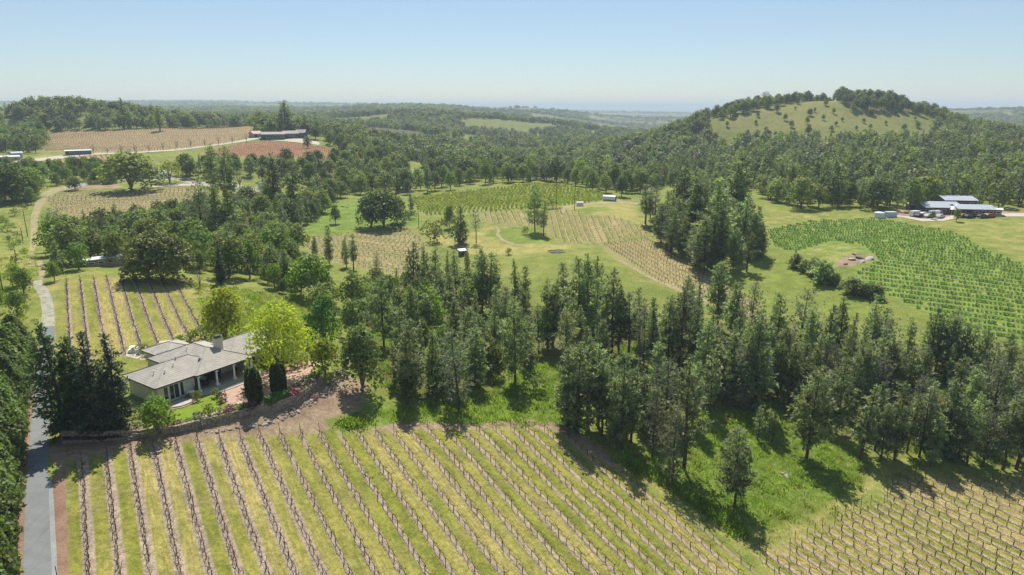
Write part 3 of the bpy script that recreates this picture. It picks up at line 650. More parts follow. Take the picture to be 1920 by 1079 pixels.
ALL_TREES = []                                             # (kind, x, y, height, width scale, label, group)
def add_tree(kind, x, y, H, wid=1.0, label=None, group=None, name=None, cat='tree'):
    ALL_TREES.append(dict(kind=kind, x=float(x), y=float(y), H=float(H), w=float(wid), label=label, group=group, name=name, cat=cat))
def tree_px(kind, px, base, top, wid=1.0, label=None, group=None, name=None, cat='tree'):
    """A tree whose foot is seen at (px, base) and whose tip at row top."""
    g = g1(px, base); t = depth_of(g); H = (base-top)/F_PX*t/(CP*0.985)
    add_tree(kind, g[0], g[1], H, wid, label, group, name, cat); return g, H
def poisson(P, n_try, dmin, rng, holes=(), dens=None):
    """Random points in polygon P at least dmin apart (dmin may depend on distance)."""
    lo, hi = P.min(0), P.max(0); pts = []; cell = {}
    dm = dmin if callable(dmin) else (lambda r: dmin)
    q = rng.uniform(lo, hi, (n_try, 2)); q = q[inside(q[:,0], q[:,1], P)]
    for h in holes: q = q[~inside(q[:,0], q[:,1], h)]
    for p in q:
        d = dm(math.hypot(*p)); c = 8.0
        key = (int(p[0]//c), int(p[1]//c)); rng_c = int(d//c)+1; ok = True
        for a in range(-rng_c, rng_c+1):
            for b in range(-rng_c, rng_c+1):
                for o in cell.get((key[0]+a, key[1]+b), ()):
                    if (o[0]-p[0])**2+(o[1]-p[1])**2 < d*d: ok = False; break
                if not ok: break
            if not ok: break
        if ok: cell.setdefault(key, []).append(p); pts.append(p)
    return np.array(pts).reshape(-1, 2)
# ---------------------------------------------------------------- where the trees stand
# single trees one can point to: kind, x, foot row, tip row, width, label, name
ONES = [
 ('redwood',124,822,606,1.15,'tall mid-green redwood nearest the driveway bend, leftmost of the dark house evergreens','redwood_tree'),
 ('redwood',150,812,628,1.1,'mid-green redwood just right of the one at the driveway bend','redwood_tree'),
 ('cedar',186,824,618,1.25,'slim blackish conifer, third from the driveway in the group beside the house','cedar_tree'),
 ('cedar',224,816,622,1.3,'broad blackish conifer standing closest to the left end of the house','cedar_tree'),
 ('redwood',163,800,668,1.2,'shorter green redwood half hidden between the tall evergreens by the house','redwood_tree'),
 ('cedar',206,800,672,1.2,'dark conifer hidden behind the two blackish conifers beside the house','cedar_tree'),
 ('lime_tree',424,648,541,1.0,'yellow-green tree behind the house roof, left of the larger willowy lime tree','yellow_green_tree'),
 ('willow',527,706,568,1.0,'large willowy lime tree with fanning stems at the right end of the house','lime_green_tree'),
 ('emerald',609,652,556,1.0,'glossy emerald pyramidal tree behind the round lime tree right of the house','broadleaf_tree'),
 ('round_lime',610,706,633,1.0,'round lime-green tree at the end of the brick path right of the house','broadleaf_tree'),
 ('dense_dark',680,733,612,1.0,'dense dark round evergreen at the right end of the stone wall','evergreen_tree'),
 ('bright_bush',297,818,742,1.0,'bright green bushy tree by the wall between the dark conifers and the lawn','broadleaf_tree'),
 ('fresh_tree',34,592,545,.9,'small bright green tree left of the driveway above the long hedge','young_tree'),
 ('fresh_tree',45,552,505,1.0,'pale green tree beside the gravel drive, behind the small bright green one','young_tree'),
 ('fresh_tree',103,527,492,.9,'small green tree at the far left corner of the upper vineyard','young_tree'),
 ('big_oak',303,526,443,1.0,'huge rounded live oak standing at the head of the upper vineyard','oak_tree'),
 ('bushy_conifer',110,512,455,1.1,'dark bushy conifer left of the long white-roofed shed','conifer_tree'),
 ('oak',247,358,290,1.55,'broad dark oak with its shadow on the hill vineyard, in front of the white house','oak_tree'),
 ('yellow_tree',318,343,303,1.25,'bright yellow-green round tree right of the white hill house','broadleaf_tree'),
 ('live_round',141,357,333,1.2,'small round dark oak beside the bend of the hill drive','oak_tree'),
 ('fresh_tree',24,378,312,1.6,'large bushy green tree at the left edge above the dirt track','oak_tree'),
 ('fresh_tree',58,372,318,1.4,'yellowish green tree beside the dirt track at the left','oak_tree'),
 ('open_pine',404,380,279,.75,'tall open pine, left of the pair above the hill drive','pine_tree'),
 ('open_pine',430,386,281,.85,'tall open pine, right of the pair above the hill drive','pine_tree'),
 ('pine',516,392,294,1.1,'tall dark pine standing alone right of the hill drive turning area','pine_tree'),
 ('pine',553,405,303,1.0,'tall pine with a thin top right of the hill drive turning area','pine_tree'),
 ('grey_pine',384,470,342,1.0,'tall grey-green pine left of the slim pines below the hill vineyard','pine_tree'),
 ('pine',410,470,352,.9,'slim grey-green pine below the pair of open pines','pine_tree'),
 ('pine',432,468,348,.95,'slim dark pine right of the grey-green one below the open pines','pine_tree'),
 ('oak',330,430,378,.9,'leaning green oak at the lower right corner of the hill vineyard','oak_tree'),
 ('bushy_conifer',863,458,391,1.05,'dark pointed conifer in the clump by the dirt turnaround in the middle','conifer_tree'),
 ('lean_pine',893,455,398,1.0,'thin leaning pine right of the pointed conifer by the turnaround','pine_tree'),
 ('oak',843,428,388,.65,'small loose oak behind the pointed conifer by the turnaround','oak_tree'),
 ('bush',816,455,428,1.0,'round dark bush left of the pointed conifer by the turnaround','bush'),
 ('bush',806,437,413,1.0,'small bush at the left edge of the clump by the turnaround','bush'),
 ('bush',828,433,411,1.0,'dark bush between the round bush and the loose oak at the turnaround','bush'),
 ('open_pine',1003,435,349,.8,'taller of the two pines standing on the grass island below the knoll','pine_tree'),
 ('pine',1019,443,380,.95,'shorter pine of the two on the grass island below the knoll','pine_tree'),
 ('bush',985,440,426,.8,'small dark bush beside the two pines on the grass island','bush'),
 ('bush',1035,391,372,1.2,'round green bush at the edge of the bright vineyard on the knoll','bush'),
 ('bush',955,478,466,.9,'small bush alone on the meadow right of the little hut','bush'),
 ('bushy_conifer',877,503,468,.8,'little dark conifer beside the small hut on the meadow','conifer_tree'),
 ('pine',771,400,364,1.5,'pine with a round dark shadow left of the bright vineyard','pine_tree'),
 ('bush',768,411,396,1.4,'dark spreading bush at the foot of the pine by the pole','bush'),
 ('oak',629,420,387,.75,'small green oak alone on the bright grass slope','oak_tree'),
 ('oak',697,426,366,1.1,'left oak of the clump standing on the bright grass slope','oak_tree'),
 ('live_round',720,428,362,1.25,'big dark oak in the middle of the clump on the bright grass slope','oak_tree'),
 ('oak',744,418,372,.9,'right oak of the clump on the bright grass slope','oak_tree'),
 ('pine',650,502,444,1.0,'thin pine standing in the middle vineyard, left of the bluish one','pine_tree'),
 ('pine',663,506,443,1.1,'slim bluish pine standing in the middle vineyard','pine_tree'),
 ('pine',618,496,424,.9,'slim pine at the left side of the middle vineyard','pine_tree'),
 ('pine',591,484,444,1.0,'grey small pine at the left edge of the middle vineyard','pine_tree'),
 ('grey_pine',706,510,474,1.0,'short grey pine at the lower edge of the middle vineyard','pine_tree'),
 ('pine',763,758,619,1.0,'pine with a dark shadow nearest the end of the stone rubble, at the vineyard edge','pine_tree'),
 ('pine',811,738,616,.9,'slim pine second from the stone rubble in the front line of the wood','pine_tree'),
 ('grey_pine',860,768,611,1.0,'greyish pine with brownish crown above its shadow on the vineyard edge','pine_tree'),
 ('open_pine',966,718,563,.85,'broad dark pine with a bare trunk standing in the grass clearing','pine_tree'),
 ('bush',1003,735,700,1.2,'dark bush right of the broad pine in the grass clearing','bush'),
 ('bush',930,722,703,.8,'small dark bush left of the broad pine in the grass clearing','bush'),
 ('open_pine',720,650,520,.9,'broad dark tree-like pine behind the dense dark evergreen','pine_tree'),
 ('open_pine',1378,947,792,1.0,'lone open-crowned pine at the tip of the meadow above the lower vineyard','pine_tree'),
 ('open_pine',1512,860,684,.98,'biggest broad dark pine at the front of the belt, shadow on the meadow','pine_tree'),
 ('pine',1282,880,672,1.05,'tall pine on the bank at the meadow edge, left of the lone one','pine_tree'),
 ('grey_pine',1260,905,755,.9,'shaded pine leaning over the grassy bank of the lower vineyard','pine_tree'),
 ('pine',1420,825,757,.9,'small young pine left of the biggest broad pine','pine_tree'),
 ('pine',1440,828,765,.8,'slim young pine beside the small one at the meadow','pine_tree'),
 ('pine',1448,832,768,.8,'slim young pine nearest the biggest broad pine','pine_tree'),
 ('pine',1400,510,438,1.3,'single dark pine at the front right of the pine clump on the slope','pine_tree'),
 ('bare_tree',450,352,318,1.1,'bare greyish tree behind the tall open pines','bare_tree'),
 ('bare_tree',375,540,505,.8,'pale bare shrub-like tree right of the huge live oak','bare_tree'),
 ('fresh_tree',583,560,478,1.15,'light green loose tree on the grass slope behind the house','broadleaf_tree'),
 ('cedar',415,533,455,.95,'dark dense conifer just right of the huge live oak','conifer_tree'),
 ('open_pine',540,497,420,.8,'dark pine rising from the bushes left of the middle vineyard','pine_tree'),
 ('pine',233,242,189,1.5,'tall pine standing above the far plateau vineyard','pine_tree'),
 ('pine',245,242,205,1.2,'shorter pine right of the tall one above the plateau vineyard','pine_tree'),
 ('pine',300,246,202,1.6,'dark conifer in the tree line above the plateau vineyard','pine_tree'),
 ('pine',537,246,193,1.6,'tall dark conifer on the skyline above the far barn','pine_tree'),
 ('far_stone_pine',1434,196,167,1.0,'umbrella-shaped pine standing clear on the skyline of the right-hand hill','pine_tree'),
 ('oak',577,278,258,1.1,'round dark tree in front of the far barn','oak_tree'),
 ('oak',632,300,283,.9,'small dark tree at the right end of the red vineyard','oak_tree'),
 ('fresh_tree',1793,416,392,.8,'small green tree in front of the winery roofs','broadleaf_tree'),
 ('fresh_tree',1748,412,396,.9,'low green tree among the vehicles at the winery','broadleaf_tree'),
]
_r = np.random.default_rng(55)
broadleaf('lime_tree', 401, H=10, R=3.7, trunk=.06, lobes=14, leaf=.42, mat=M_LIME, dens=1.7, hollow=.5)
broadleaf('willow', 402, H=12, R=5.6, trunk=.10, lobes=15, leaf=.42, mat=M_LIME, dens=1.25, width=.3, hollow=.35, stems=9, droop=.3, flat=1.0)
broadleaf('emerald', 403, H=9, R=3.0, trunk=.08, lobes=10, leaf=.36, mat=M_EMER, dens=1.4, flat=1.05)
broadleaf('round_lime', 404, H=6.5, R=3.0, trunk=.10, lobes=12, leaf=.36, mat=foliage_mat('chartreuse_leaves', (.17,.24,.014), (.38,.46,.04), .45), dens=1.2)
broadleaf('dense_dark', 405, H=11, R=3.6, trunk=.02, lobes=15, leaf=.42, mat=M_LIVE, dens=1.6)
broadleaf('bright_bush', 406, H=6.0, R=2.9, trunk=.06, lobes=11, leaf=.36, mat=M_SPRING, dens=1.3, stems=5, hollow=.4)
broadleaf('big_oak', 407, H=12, R=9.4, trunk=.06, lobes=24, leaf=.62, mat=foliage_mat('golden_oak_leaves', (.040,.058,.012), (.17,.175,.035), .22), dens=1.7, flat=.95)
broadleaf('yellow_tree', 408, H=10, R=5.0, trunk=.14, lobes=10, leaf=.55, mat=M_LIME, dens=.8)
for s in range(2): broadleaf('live_round', 410+s, H=10, R=5.2, trunk=.05, lobes=13, leaf=.55, mat=M_LIVE, dens=1.5)
pine('lean_pine', 415, H=15, R=3.0, base=.45, dens=.6, shape=.4, sparse=.45, mat=M_GREY)
broadleaf('far_stone_pine', 416, H=15, R=5.5, trunk=.45, lobes=9, leaf=.9, mat=M_LIVE, dens=.8)
KEEP = []                                                   # places already taken: x, y, radius
for kind, px, b, tp, w, lab, nm in ONES:
    g, H = tree_px(kind, px, b, tp, w, lab, None, nm, 'bush' if nm == 'bush' else 'tree'); KEEP.append((g[0], g[1], 1.6))
# the seen tips of pines in the wood, foot row guessed from their height: x, foot row, tip row
PINES = [(777,566,455),(795,560,463),(820,556,463),(838,552,474),(856,555,470),(872,595,520),(905,585,470),(920,588,478),(931,580,490),(966,585,489),(983,588,500),(1027,655,525),(1036,652,533),(1055,598,494),
 (1085,625,485),(1100,622,480),(1120,618,484),(1147,660,505),(1160,664,546),(1178,668,550),(1132,655,540),(1110,640,520),(1221,705,563),(1250,690,560),(1272,690,542),(1065,800,652),(1082,812,645),(1101,795,628),(1121,800,640),(1146,790,660),
 (1160,812,688),(1166,842,655),(1205,806,700),(1221,818,718),(1246,800,668),(1183,830,690),(1230,770,640),(1282,662,537),(1308,660,535),(1368,648,530),(1376,652,532),(1413,770,586),(1453,690,552),(1510,698,580),(1543,694,573),(1587,705,587),
 (1627,692,580),(1647,696,580),(1693,705,596),(1743,700,575),(1752,703,583),(1770,712,590),(1800,720,607),(1811,725,609),(1832,738,613),(1843,775,637),(1880,748,636),(1912,730,610),(1583,770,630),(1460,728,612),(1527,735,623),(1590,790,666),
 (1647,780,660),(1770,850,710),(1723,858,726),(1614,862,719),(1677,864,713),(1567,812,666),(1842,876,738),(1880,882,740),(1905,880,715),(1297,800,676),(1315,740,600),(1340,730,610),(1330,780,655),(1370,750,620),(1395,740,610),(1430,735,600),(1480,760,640),
 (1503,745,640),(1555,755,645),(1620,750,640),(1665,745,635),(1700,760,650),(1725,765,650),(1790,780,665),(1815,795,680),(1860,800,670),(1640,845,712),(1700,850,735),(1795,868,745),(1812,874,735),(1900,830,680),(1545,800,690),(1650,866,752),(1745,874,770),
 (1255,640,555),(1300,690,575),(1335,700,590),(740,720,640),(788,700,610),(835,720,632),(885,700,600),(905,690,590),(930,680,575),(990,690,590),(1010,660,570),(850,650,560),(800,640,550),(945,640,540),(765,640,560),(890,640,545),(1095,700,610),(1120,710,640),
 (1210,420,350),(1228,425,353),(1219,412,358),(1240,455,384),(1258,475,394),(1291,465,340),(1310,470,345),(1330,500,340),(1345,512,400),(1371,432,308),(1384,428,300),(1415,486,402),(1426,482,420),(1320,512,411),(1305,502,430),(1350,508,430),(1390,478,368),(1280,425,322),
 (1267,440,370),(1299,432,350),(1338,440,360),(1360,470,390),(1372,490,420),(1250,470,410),(1318,470,395),(1333,505,450),(1296,488,420),(1405,460,400),(1398,448,385),(1275,465,400)]
_r = np.random.default_rng(77)
for px, b, tp in PINES:
    tree_px('pine' if _r.random() < .9 else 'grey_pine', px, b, tp, _r.uniform(.85, 1.2)*(1.25 if b < 515 else 1.0), 'dark pine in the clump on the slope left of the green vineyard' if b < 515 else ('slim pine in the dense pine belt between the meadow and the far slope' if px > 1190 else 'slim pine in the mixed wood between the house and the meadow'),
            'pines of the slope clump' if b < 515 else ('pines of the belt' if px > 1190 else 'pines of the mixed wood'))
    KEEP.append((ALL_TREES[-1]['x'], ALL_TREES[-1]['y'], 1.3))
# stretches of wood: outline of the feet, spacing, height range, kinds with weights, label, group
def far_poly(pts):                                          # corners by bearing column and distance ahead, for land seen edge-on
    return np.array([((px-960)/F_PX*d, d) for px, d in pts])
BELT = 'slim pine in the dense pine belt between the meadow and the far slope'
MIX = 'slim pine in the mixed wood between the house and the meadow'
WOODS = [
 ([(1190,640),(1290,600),(1450,640),(1700,680),(1930,730),(2050,760),(2050,890),(1850,872),(1720,852),(1600,850),(1560,800),(1430,770),(1330,780),(1290,740),(1200,700)], 5.6, (6.5,15.5), dict(pine=.82, oak=.04, grey_pine=.14), BELT, 'pines of the belt'),
 ([(1150,760),(1230,760),(1280,790),(1300,850),(1270,880),(1200,850),(1110,810),(1060,800),(1060,760)], 5.8, (7,13), dict(pine=.8, grey_pine=.2), BELT, 'pines of the belt'),
 ([(700,640),(780,580),(900,600),(1000,640),(1180,670),(1180,720),(1040,700),(930,700),(860,750),(760,740),(700,710)], 5.8, (6,12.5), dict(pine=.6, oak=.22, grey_pine=.13, fresh_tree=.05), MIX, 'pines of the mixed wood'),
 ([(640,590),(700,540),(800,545),(880,560),(900,600),(780,600),(700,640),(650,640)], 5.0, (5,9), dict(oak=.6, fresh_tree=.15, pine=.2, grey_pine=.05), 'rounded oak in the wood behind the house garden', 'oaks behind the garden'),
 ([(1230,440),(1300,360),(1390,400),(1432,470),(1412,492),(1340,520),(1290,505),(1250,470)], 5.0, (9,15), dict(pine=1.0), 'dark pine in the clump on the slope left of the green vineyard', 'pines of the slope clump'),
 ([(90,470),(200,440),(300,425),(380,400),(450,420),(500,440),(560,470),(570,520),(530,545),(470,530),(400,530),(370,510),(330,480),(250,500),(160,510),(110,500)], 4.9, (6,12), dict(oak=.44, fresh_tree=.24, pine=.2, grey_pine=.07, bushy_conifer=.05), 'green tree in the wooded dip below the hill vineyard', 'trees in the dip'),
 ([(500,500),(570,520),(640,560),(650,600),(600,600),(560,560),(490,545)], 3.9, (3.5,8), dict(oak=.6, fresh_tree=.3, bare_tree=.1), 'rounded oak at the edge of the grass slope behind the house', 'oaks above the garden slope'),
 ([(440,400),(500,385),(560,400),(600,360),(640,370),(560,440),(510,450),(460,430)], 6.0, (7,12), dict(oak=.6, live_round=.1, pine=.3), 'dark oak beside the bright grass slope', 'oaks by the grass slope'),
 ([(-40,330),(60,325),(150,318),(225,322),(232,340),(200,345),(140,340),(90,352),(60,385),(-60,390)], 7.0, (6,10), dict(oak=.5, fresh_tree=.5), 'bushy green oak left of the hill drive', 'oaks left of the hill drive'),
 ([(330,330),(400,318),(520,315),(640,305),(650,340),(560,352),(500,345),(430,330),(360,340)], 7.2, (7,12), dict(oak=.66, live_round=.12, bare_tree=.08, pine=.14), 'oak in the tree band between the hill house and the red vineyard', 'oaks below the red vineyard'),
 ([(640,300),(760,290),(790,335),(900,330),(1000,325),(1100,335),(1160,345),(1200,350),(1190,372),(1150,370),(1060,346),(1000,342),(900,350),(770,366),(690,366),(640,365)], 8.6, (10,16.5), dict(oak=.60, live_round=.14, pine=.08, fresh_tree=.12, bare_tree=.06), 'rounded oak in the wooded valley behind the bright vineyard', 'oaks of the valley'),
 ([(1180,340),(1240,330),(1330,335),(1440,345),(1560,372),(1720,390),(1720,398),(1600,394),(1500,392),(1440,380),(1330,345),(1250,352),(1200,365)], 7.0, (9,17), dict(oak=.45, pine=.45, live_round=.10), 'tree at the foot of the forested slope above the green vineyard', 'trees at the foot of the slope'),
 ([(-60,520),(50,500),(70,560),(30,600),(-60,610)], 7.0, (3.5,6), dict(fresh_tree=.7, oak=.3), 'small pale green tree left of the gravel drive', 'small trees left of the drive'),
 ([(0,400),(50,390),(52,470),(30,500),(0,500)], 9.0, (1.6,3.5), dict(bush=.6, fresh_bush=.4), 'small bush on the rough grass left of the dirt track', 'bushes left of the dirt track'),
 (far_poly([(1345,700),(1440,780),(1540,790),(1560,712),(1735,705),(1740,660),(1500,630),(1360,640)]), 15, (2.5,8), dict(oak=.8, fresh_tree=.2), 'scattered oak on the grassy flank of the right-hand hill', 'oaks on the hill flank'),
 (far_poly([(1545,780),(1555,735),(1580,712),(1640,708),(1700,712),(1745,730),(1750,800),(1640,830),(1560,820)]), 7.5, (9,15), dict(oak=.6, live_round=.4), 'oak in the dark grove on the top of the right-hand hill', 'oaks of the hilltop grove'),
 (far_poly([(1340,790),(1335,700),(1400,715),(1450,735),(1485,760),(1540,790),(1540,830),(1440,830)]), 8.0, (7,12), dict(oak=.6, live_round=.4), 'oak on the left shoulder of the right-hand hill', 'oaks on the hill shoulder'),
 ([(-60,290),(0,285),(70,292),(84,286),(80,255),(60,250),(0,255),(-60,260)], 8.5, (10,15), dict(oak=.7, fresh_tree=.3), 'tall oak left of the plateau vineyard', 'oaks left of the plateau vineyard'),
 ([(84,242),(200,240),(300,240),(430,234),(500,234),(560,245),(600,240),(560,226),(430,226),(300,230),(150,232),(84,236)], 9.0, (7,13), dict(oak=.7, live_round=.15, pine=.15), 'tree in the line above the plateau vineyard', 'trees above the plateau vineyard'),
 ([(580,262),(660,262),(760,270),(760,300),(660,300),(640,285),(600,262)], 8.5, (8,12), dict(oak=.75, live_round=.15, pine=.1), 'oak right of the far barn', 'oaks right of the barn'),
]
_r = np.random.default_rng(91)
KA = np.array(KEEP)
VINE_HOLES = [b['P'] for b in BL]
CLEAR = [gpoly(p) for p in ([(755,350),(790,345),(792,300),(765,300)], [(660,600),(720,590),(730,560),(700,550)], [(1290,260),(1330,255),(1330,240),(1300,240)], [(150,516),(250,516),(250,498),(150,494)], [(1195,345),(1245,345),(1245,331),(1195,331)])]
def plant(outline, sp, hr, kinds, lab, grp, cut=9):
    P = outline if isinstance(outline, np.ndarray) else gpoly(outline)
    area = abs(np.sum(P[:,0]*np.roll(P[:,1],-1)-P[:,1]*np.roll(P[:,0],-1)))/2
    bb = np.prod(P.max(0)-P.min(0))
    q = poisson(P, int(min(60000, bb/(sp*sp)*3.2)), sp, _r, VINE_HOLES+CLEAR)
    names, wts = list(kinds), np.array(list(kinds.values())); wts = wts/wts.sum()
    for x, y in q:
        if cut < 9 and fbm(x/55, y/90, 21) > cut: continue
        if np.min(np.hypot(KA[:,0]-x, KA[:,1]-y)-KA[:,2]) < .9: continue
        k = names[_r.choice(len(names), p=wts)]
        H = hr[0]+(hr[1]-hr[0])*_r.beta(1.6, 2.0)*1.15
        if k in ('pine', 'grey_pine'): H *= 1.15
        elif k == 'oak' and hr[1] > 12: H *= .8
        l2, g2 = lab, grp
        add_tree(k, x, y, H, _r.uniform(.85, 1.2), l2, g2)
for w in WOODS: plant(*w)
# the woods farther off: kind of cover by region, thinned with distance
FARW = [
 ([(1130,262),(1260,262),(1300,296),(1210,318),(1130,292)], 6.0, (4.5,8), dict(bare_tree=.6, far_oak=.4)),
 ([(640,330),(700,275),(900,268),(1100,268),(1200,290),(1330,272),(1480,268),(1560,268),(1640,268),(1560,330),(1440,345),(1300,330),(1200,340),(1000,328),(900,332),(790,335)], 9.6, (9,16), dict(far_oak=.88, far_pine=.12), .2),
 ([(1480,268),(1600,262),(1740,256),(1930,266),(2080,272),(2080,400),(1930,396),(1720,388),(1600,385),(1500,370),(1440,345),(1500,300)], 6.6, (9,16), dict(far_pine=.66, far_oak=.34)),
 ([(1300,268),(1345,262),(1480,266),(1600,262),(1745,254),(1760,224),(1860,240),(1950,262),(1930,268),(1740,250),(1480,262)], 8.0, (7,12), dict(far_oak=.7, far_pine=.3)),
]
for o, sp, hr, kinds, *cut in FARW: plant(o, sp, hr, kinds, None, None, cut=cut[0] if cut else 9)
HILL_TOP = far_poly([(1335,690),(1400,600),(1500,590),(1600,590),(1700,600),(1760,640),(1760,830),(1640,850),(1540,840),(1440,850),(1335,850)])
def plant_polar(az0, az1, r0, r1, sp0, hr, kinds, n, noise_cut=-2.0, sc=260.0, seed=3):
    """Woods over a sector of the far country, with gaps where the land is open."""
    a = _r.uniform(az0, az1, n); r = np.sqrt(_r.uniform(r0*r0, r1*r1, n))
    x, y = r*np.sin(a), r*np.cos(a); m = fbm(x/sc, y/sc, seed) > noise_cut; x, y = x[m], y[m]
    for h in VINE_HOLES+[HILL_TOP]:
        k = ~inside(x, y, h); x, y = x[k], y[k]
    names, wts = list(kinds), np.array(list(kinds.values())); wts = wts/wts.sum()
    ks = _r.choice(len(names), len(x), p=wts)
    for i in range(len(x)): add_tree(names[ks[i]], x[i], y[i], hr[0]+(hr[1]-hr[0])*_r.beta(1.5, 2.4)*1.3, _r.uniform(.85, 1.4))
az = lambda px: math.atan2((px-960), F_PX)
plant_polar(az(-700), az(-70), 260, 1500, 0, (7,13), dict(far_oak=.75, far_pine=.25), 4500, -.1, 150)
plant_polar(az(1990), az(2700), 230, 1500, 0, (8,14), dict(far_oak=.5, far_pine=.5), 4500, -.1, 150)
plant_polar(az(-100), az(690), 655, 1500, 0, (7,13), dict(far_oak=.75, far_pine=.25), 6500, -.2, 150)
plant_polar(az(650), az(1320), 600, 1600, 0, (7,12), dict(far_oak=.8, far_pine=.2), 7500, -.12, 150)
plant_polar(az(1300), az(2100), 720, 1700, 0, (7,12), dict(far_oak=.75, far_pine=.25), 3500, -.2, 170)
plant_polar(az(-100), az(1100), 1500, 3300, 0, (8,14), dict(far_clump=.6, far_pine=.25, far_oak=.15), 9000, -.15, 330)
plant_polar(az(1050), az(2100), 1500, 4200, 0, (6,11), dict(far_clump=.8, far_oak=.2), 5000, .02, 420)
plant_polar(az(-100), az(2100), 3300, 7000, 0, (9,14), dict(far_clump=1.0), 7000, .0, 700)
# ---------------------------------------------------------------- make them: the largest of each sort one by one, the rest as one mass
PINEK = {'pine', 'grey_pine', 'open_pine', 'lean_pine', 'far_pine', 'far_stone_pine', 'cedar', 'redwood', 'bushy_conifer'}
for t in ALL_TREES:
    t['z'] = float(height(t['x'], t['y'])) - .05
    px, py, dep = project(t['x'], t['y'], t['z']+t['H']*.5)
    t['vis'] = (-40 < px < 1960) and (-40 < py < 1120) and dep > 0
    t['size'] = F_PX*t['H']/max(dep, 1) if t['vis'] else 0
    t['v'] = int(_r.integers(0, len(TREE[t['kind']]))); t['rz'] = float(_r.uniform(0, 6.283))
def base_name(k):
    return 'pine_tree' if k in ('pine','grey_pine','open_pine','far_pine','lean_pine','far_stone_pine') else 'conifer_tree' if k in ('bushy_conifer','cedar','redwood') else 'bush' if 'bush' in k else 'bare_tree' if k == 'bare_tree' else 'oak_tree'
def _hides_hill(t):
    if t['label'] is not None and not (t['group'] or '').startswith('trees at'): return False
    px, py, dep = project(t['x'], t['y'], t['z']+t['H']); return 1338 < px < 1748 and py < 243 and 350 < dep < 690
ALL_TREES = [t for t in ALL_TREES if not _hides_hill(t)]
ALL_TREES.sort(key=lambda t: (t['label'] is None or t['group'] is not None, -t['size']))
from collections import defaultdict
_by = defaultdict(list)
for t in ALL_TREES:
    if t['group'] and t['size'] > 0: _by[t['group']].append(t)
for g_, l_ in _by.items():
    xs = np.array([project(t['x'], t['y'], t['z'])[0] for t in l_]); ds = np.array([t['y'] for t in l_]); hs = np.array([t['H'] for t in l_])
    for t, x_, d_, h_ in zip(l_, xs, ds, hs):
        t['spot'] = ('' if len(l_) < 5 else 'front ' if d_ < np.quantile(ds, .34) else 'back ' if d_ > np.quantile(ds, .67) else 'middle ') + ('left' if x_ < np.quantile(xs, .25) else 'centre left' if x_ < np.quantile(xs, .5) else 'centre right' if x_ < np.quantile(xs, .75) else 'right')
        t['hw'] = 'tall' if h_ > np.quantile(hs, .7) else 'short' if h_ < np.quantile(hs, .3) else 'middling'
LIM = {True: 285, False: 285}; mass = {True: [], False: []}
def size_word(t):
    return ''
for t in ALL_TREES:
    pk = t['kind'] in PINEK
    if t['size'] == 0 and t['group'] is not None: mass[pk].append(t); continue
    if t['size'] == 0 and t['label'] is None: mass[pk].append(t); continue
    if LIM[pk] <= 0 or t['label'] is None: mass[pk].append(t); continue
    LIM[pk] -= 1
    tm, cm, H, R = TREE[t['kind']][t['v']]
    s = t['H']/H
    nm = t['name'] or base_name(t['kind'])
    lab, grp = t['label'], t['group']
    if grp:
        k = base_name(t['kind'])
        kind_words = {'pine_tree': 'pine', 'oak_tree': 'oak', 'conifer_tree': 'conifer', 'bare_tree': 'bare grey tree', 'bush': 'bush'}[k]
        first = {'pine': 'dark narrow', 'grey_pine': 'greyish loose', 'oak': 'rounded dark', 'live_round': 'large rounded', 'fresh_tree': 'light green'}.get(t['kind'], 'small')
        if t['kind'] == 'bare_tree': first = 'leafless'
        where = {'pines of the belt': 'of the pine belt behind the front meadow', 'pines of the mixed wood': 'of the mixed wood behind the grass clearing', 'oaks behind the garden': 'of the low wood behind the garden',
                 'pines of the slope clump': 'of the clump left of the green vineyard', 'trees in the dip': 'of the wooded dip below the hill vineyard', 'oaks above the garden slope': 'edge of the grass slope behind the house',
                 'oaks by the grass slope': 'group beside the bright grass slope', 'oaks left of the hill drive': 'part of the wood beside the hill drive', 'oaks below the red vineyard': 'of the band below the red vineyard', 'oaks of the valley': 'of the valley behind the crest vineyard',
                 'trees at the foot of the slope': 'of the forest foot behind the green vineyard', 'small trees left of the drive': 'part of the row beside the gravel drive', 'bushes left of the dirt track': 'part of the rough grass by the dirt track',
                 'oaks on the hill flank': 'part of the grassy hill flank', 'oaks of the hilltop grove': 'part of the dark hilltop grove', 'oaks on the hill shoulder': 'part of the hill shoulder',
                 'oaks left of the plateau vineyard': 'of the wood beside the plateau vineyard', 'trees above the plateau vineyard': 'of the tree line above the plateau vineyard', 'oaks right of the barn': 'of the wood behind the blue barns'}[grp]
        lab = f"{t['hw']} {first} {kind_words}, {t['spot']} {where}"; grp = f'{kind_words}s {where}' if kind_words != 'bush' else f'bushes {where}'
        grp = f'{first} {grp}'
    e = empty(nm, (t['x'], t['y'], t['z']), lab, t['cat'] if nm != 'bush' else 'bush', grp, t['rz'])
    e.scale = (s*t['w'], s*t['w'], s); e.rotation_euler = (_r.normal(0, .018), _r.normal(0, .018), t['rz'])
    if tm is not None and len(tm.vertices): link(bpy.data.objects.new('trunk', tm), e)
    link(bpy.data.objects.new('crown', cm), e)
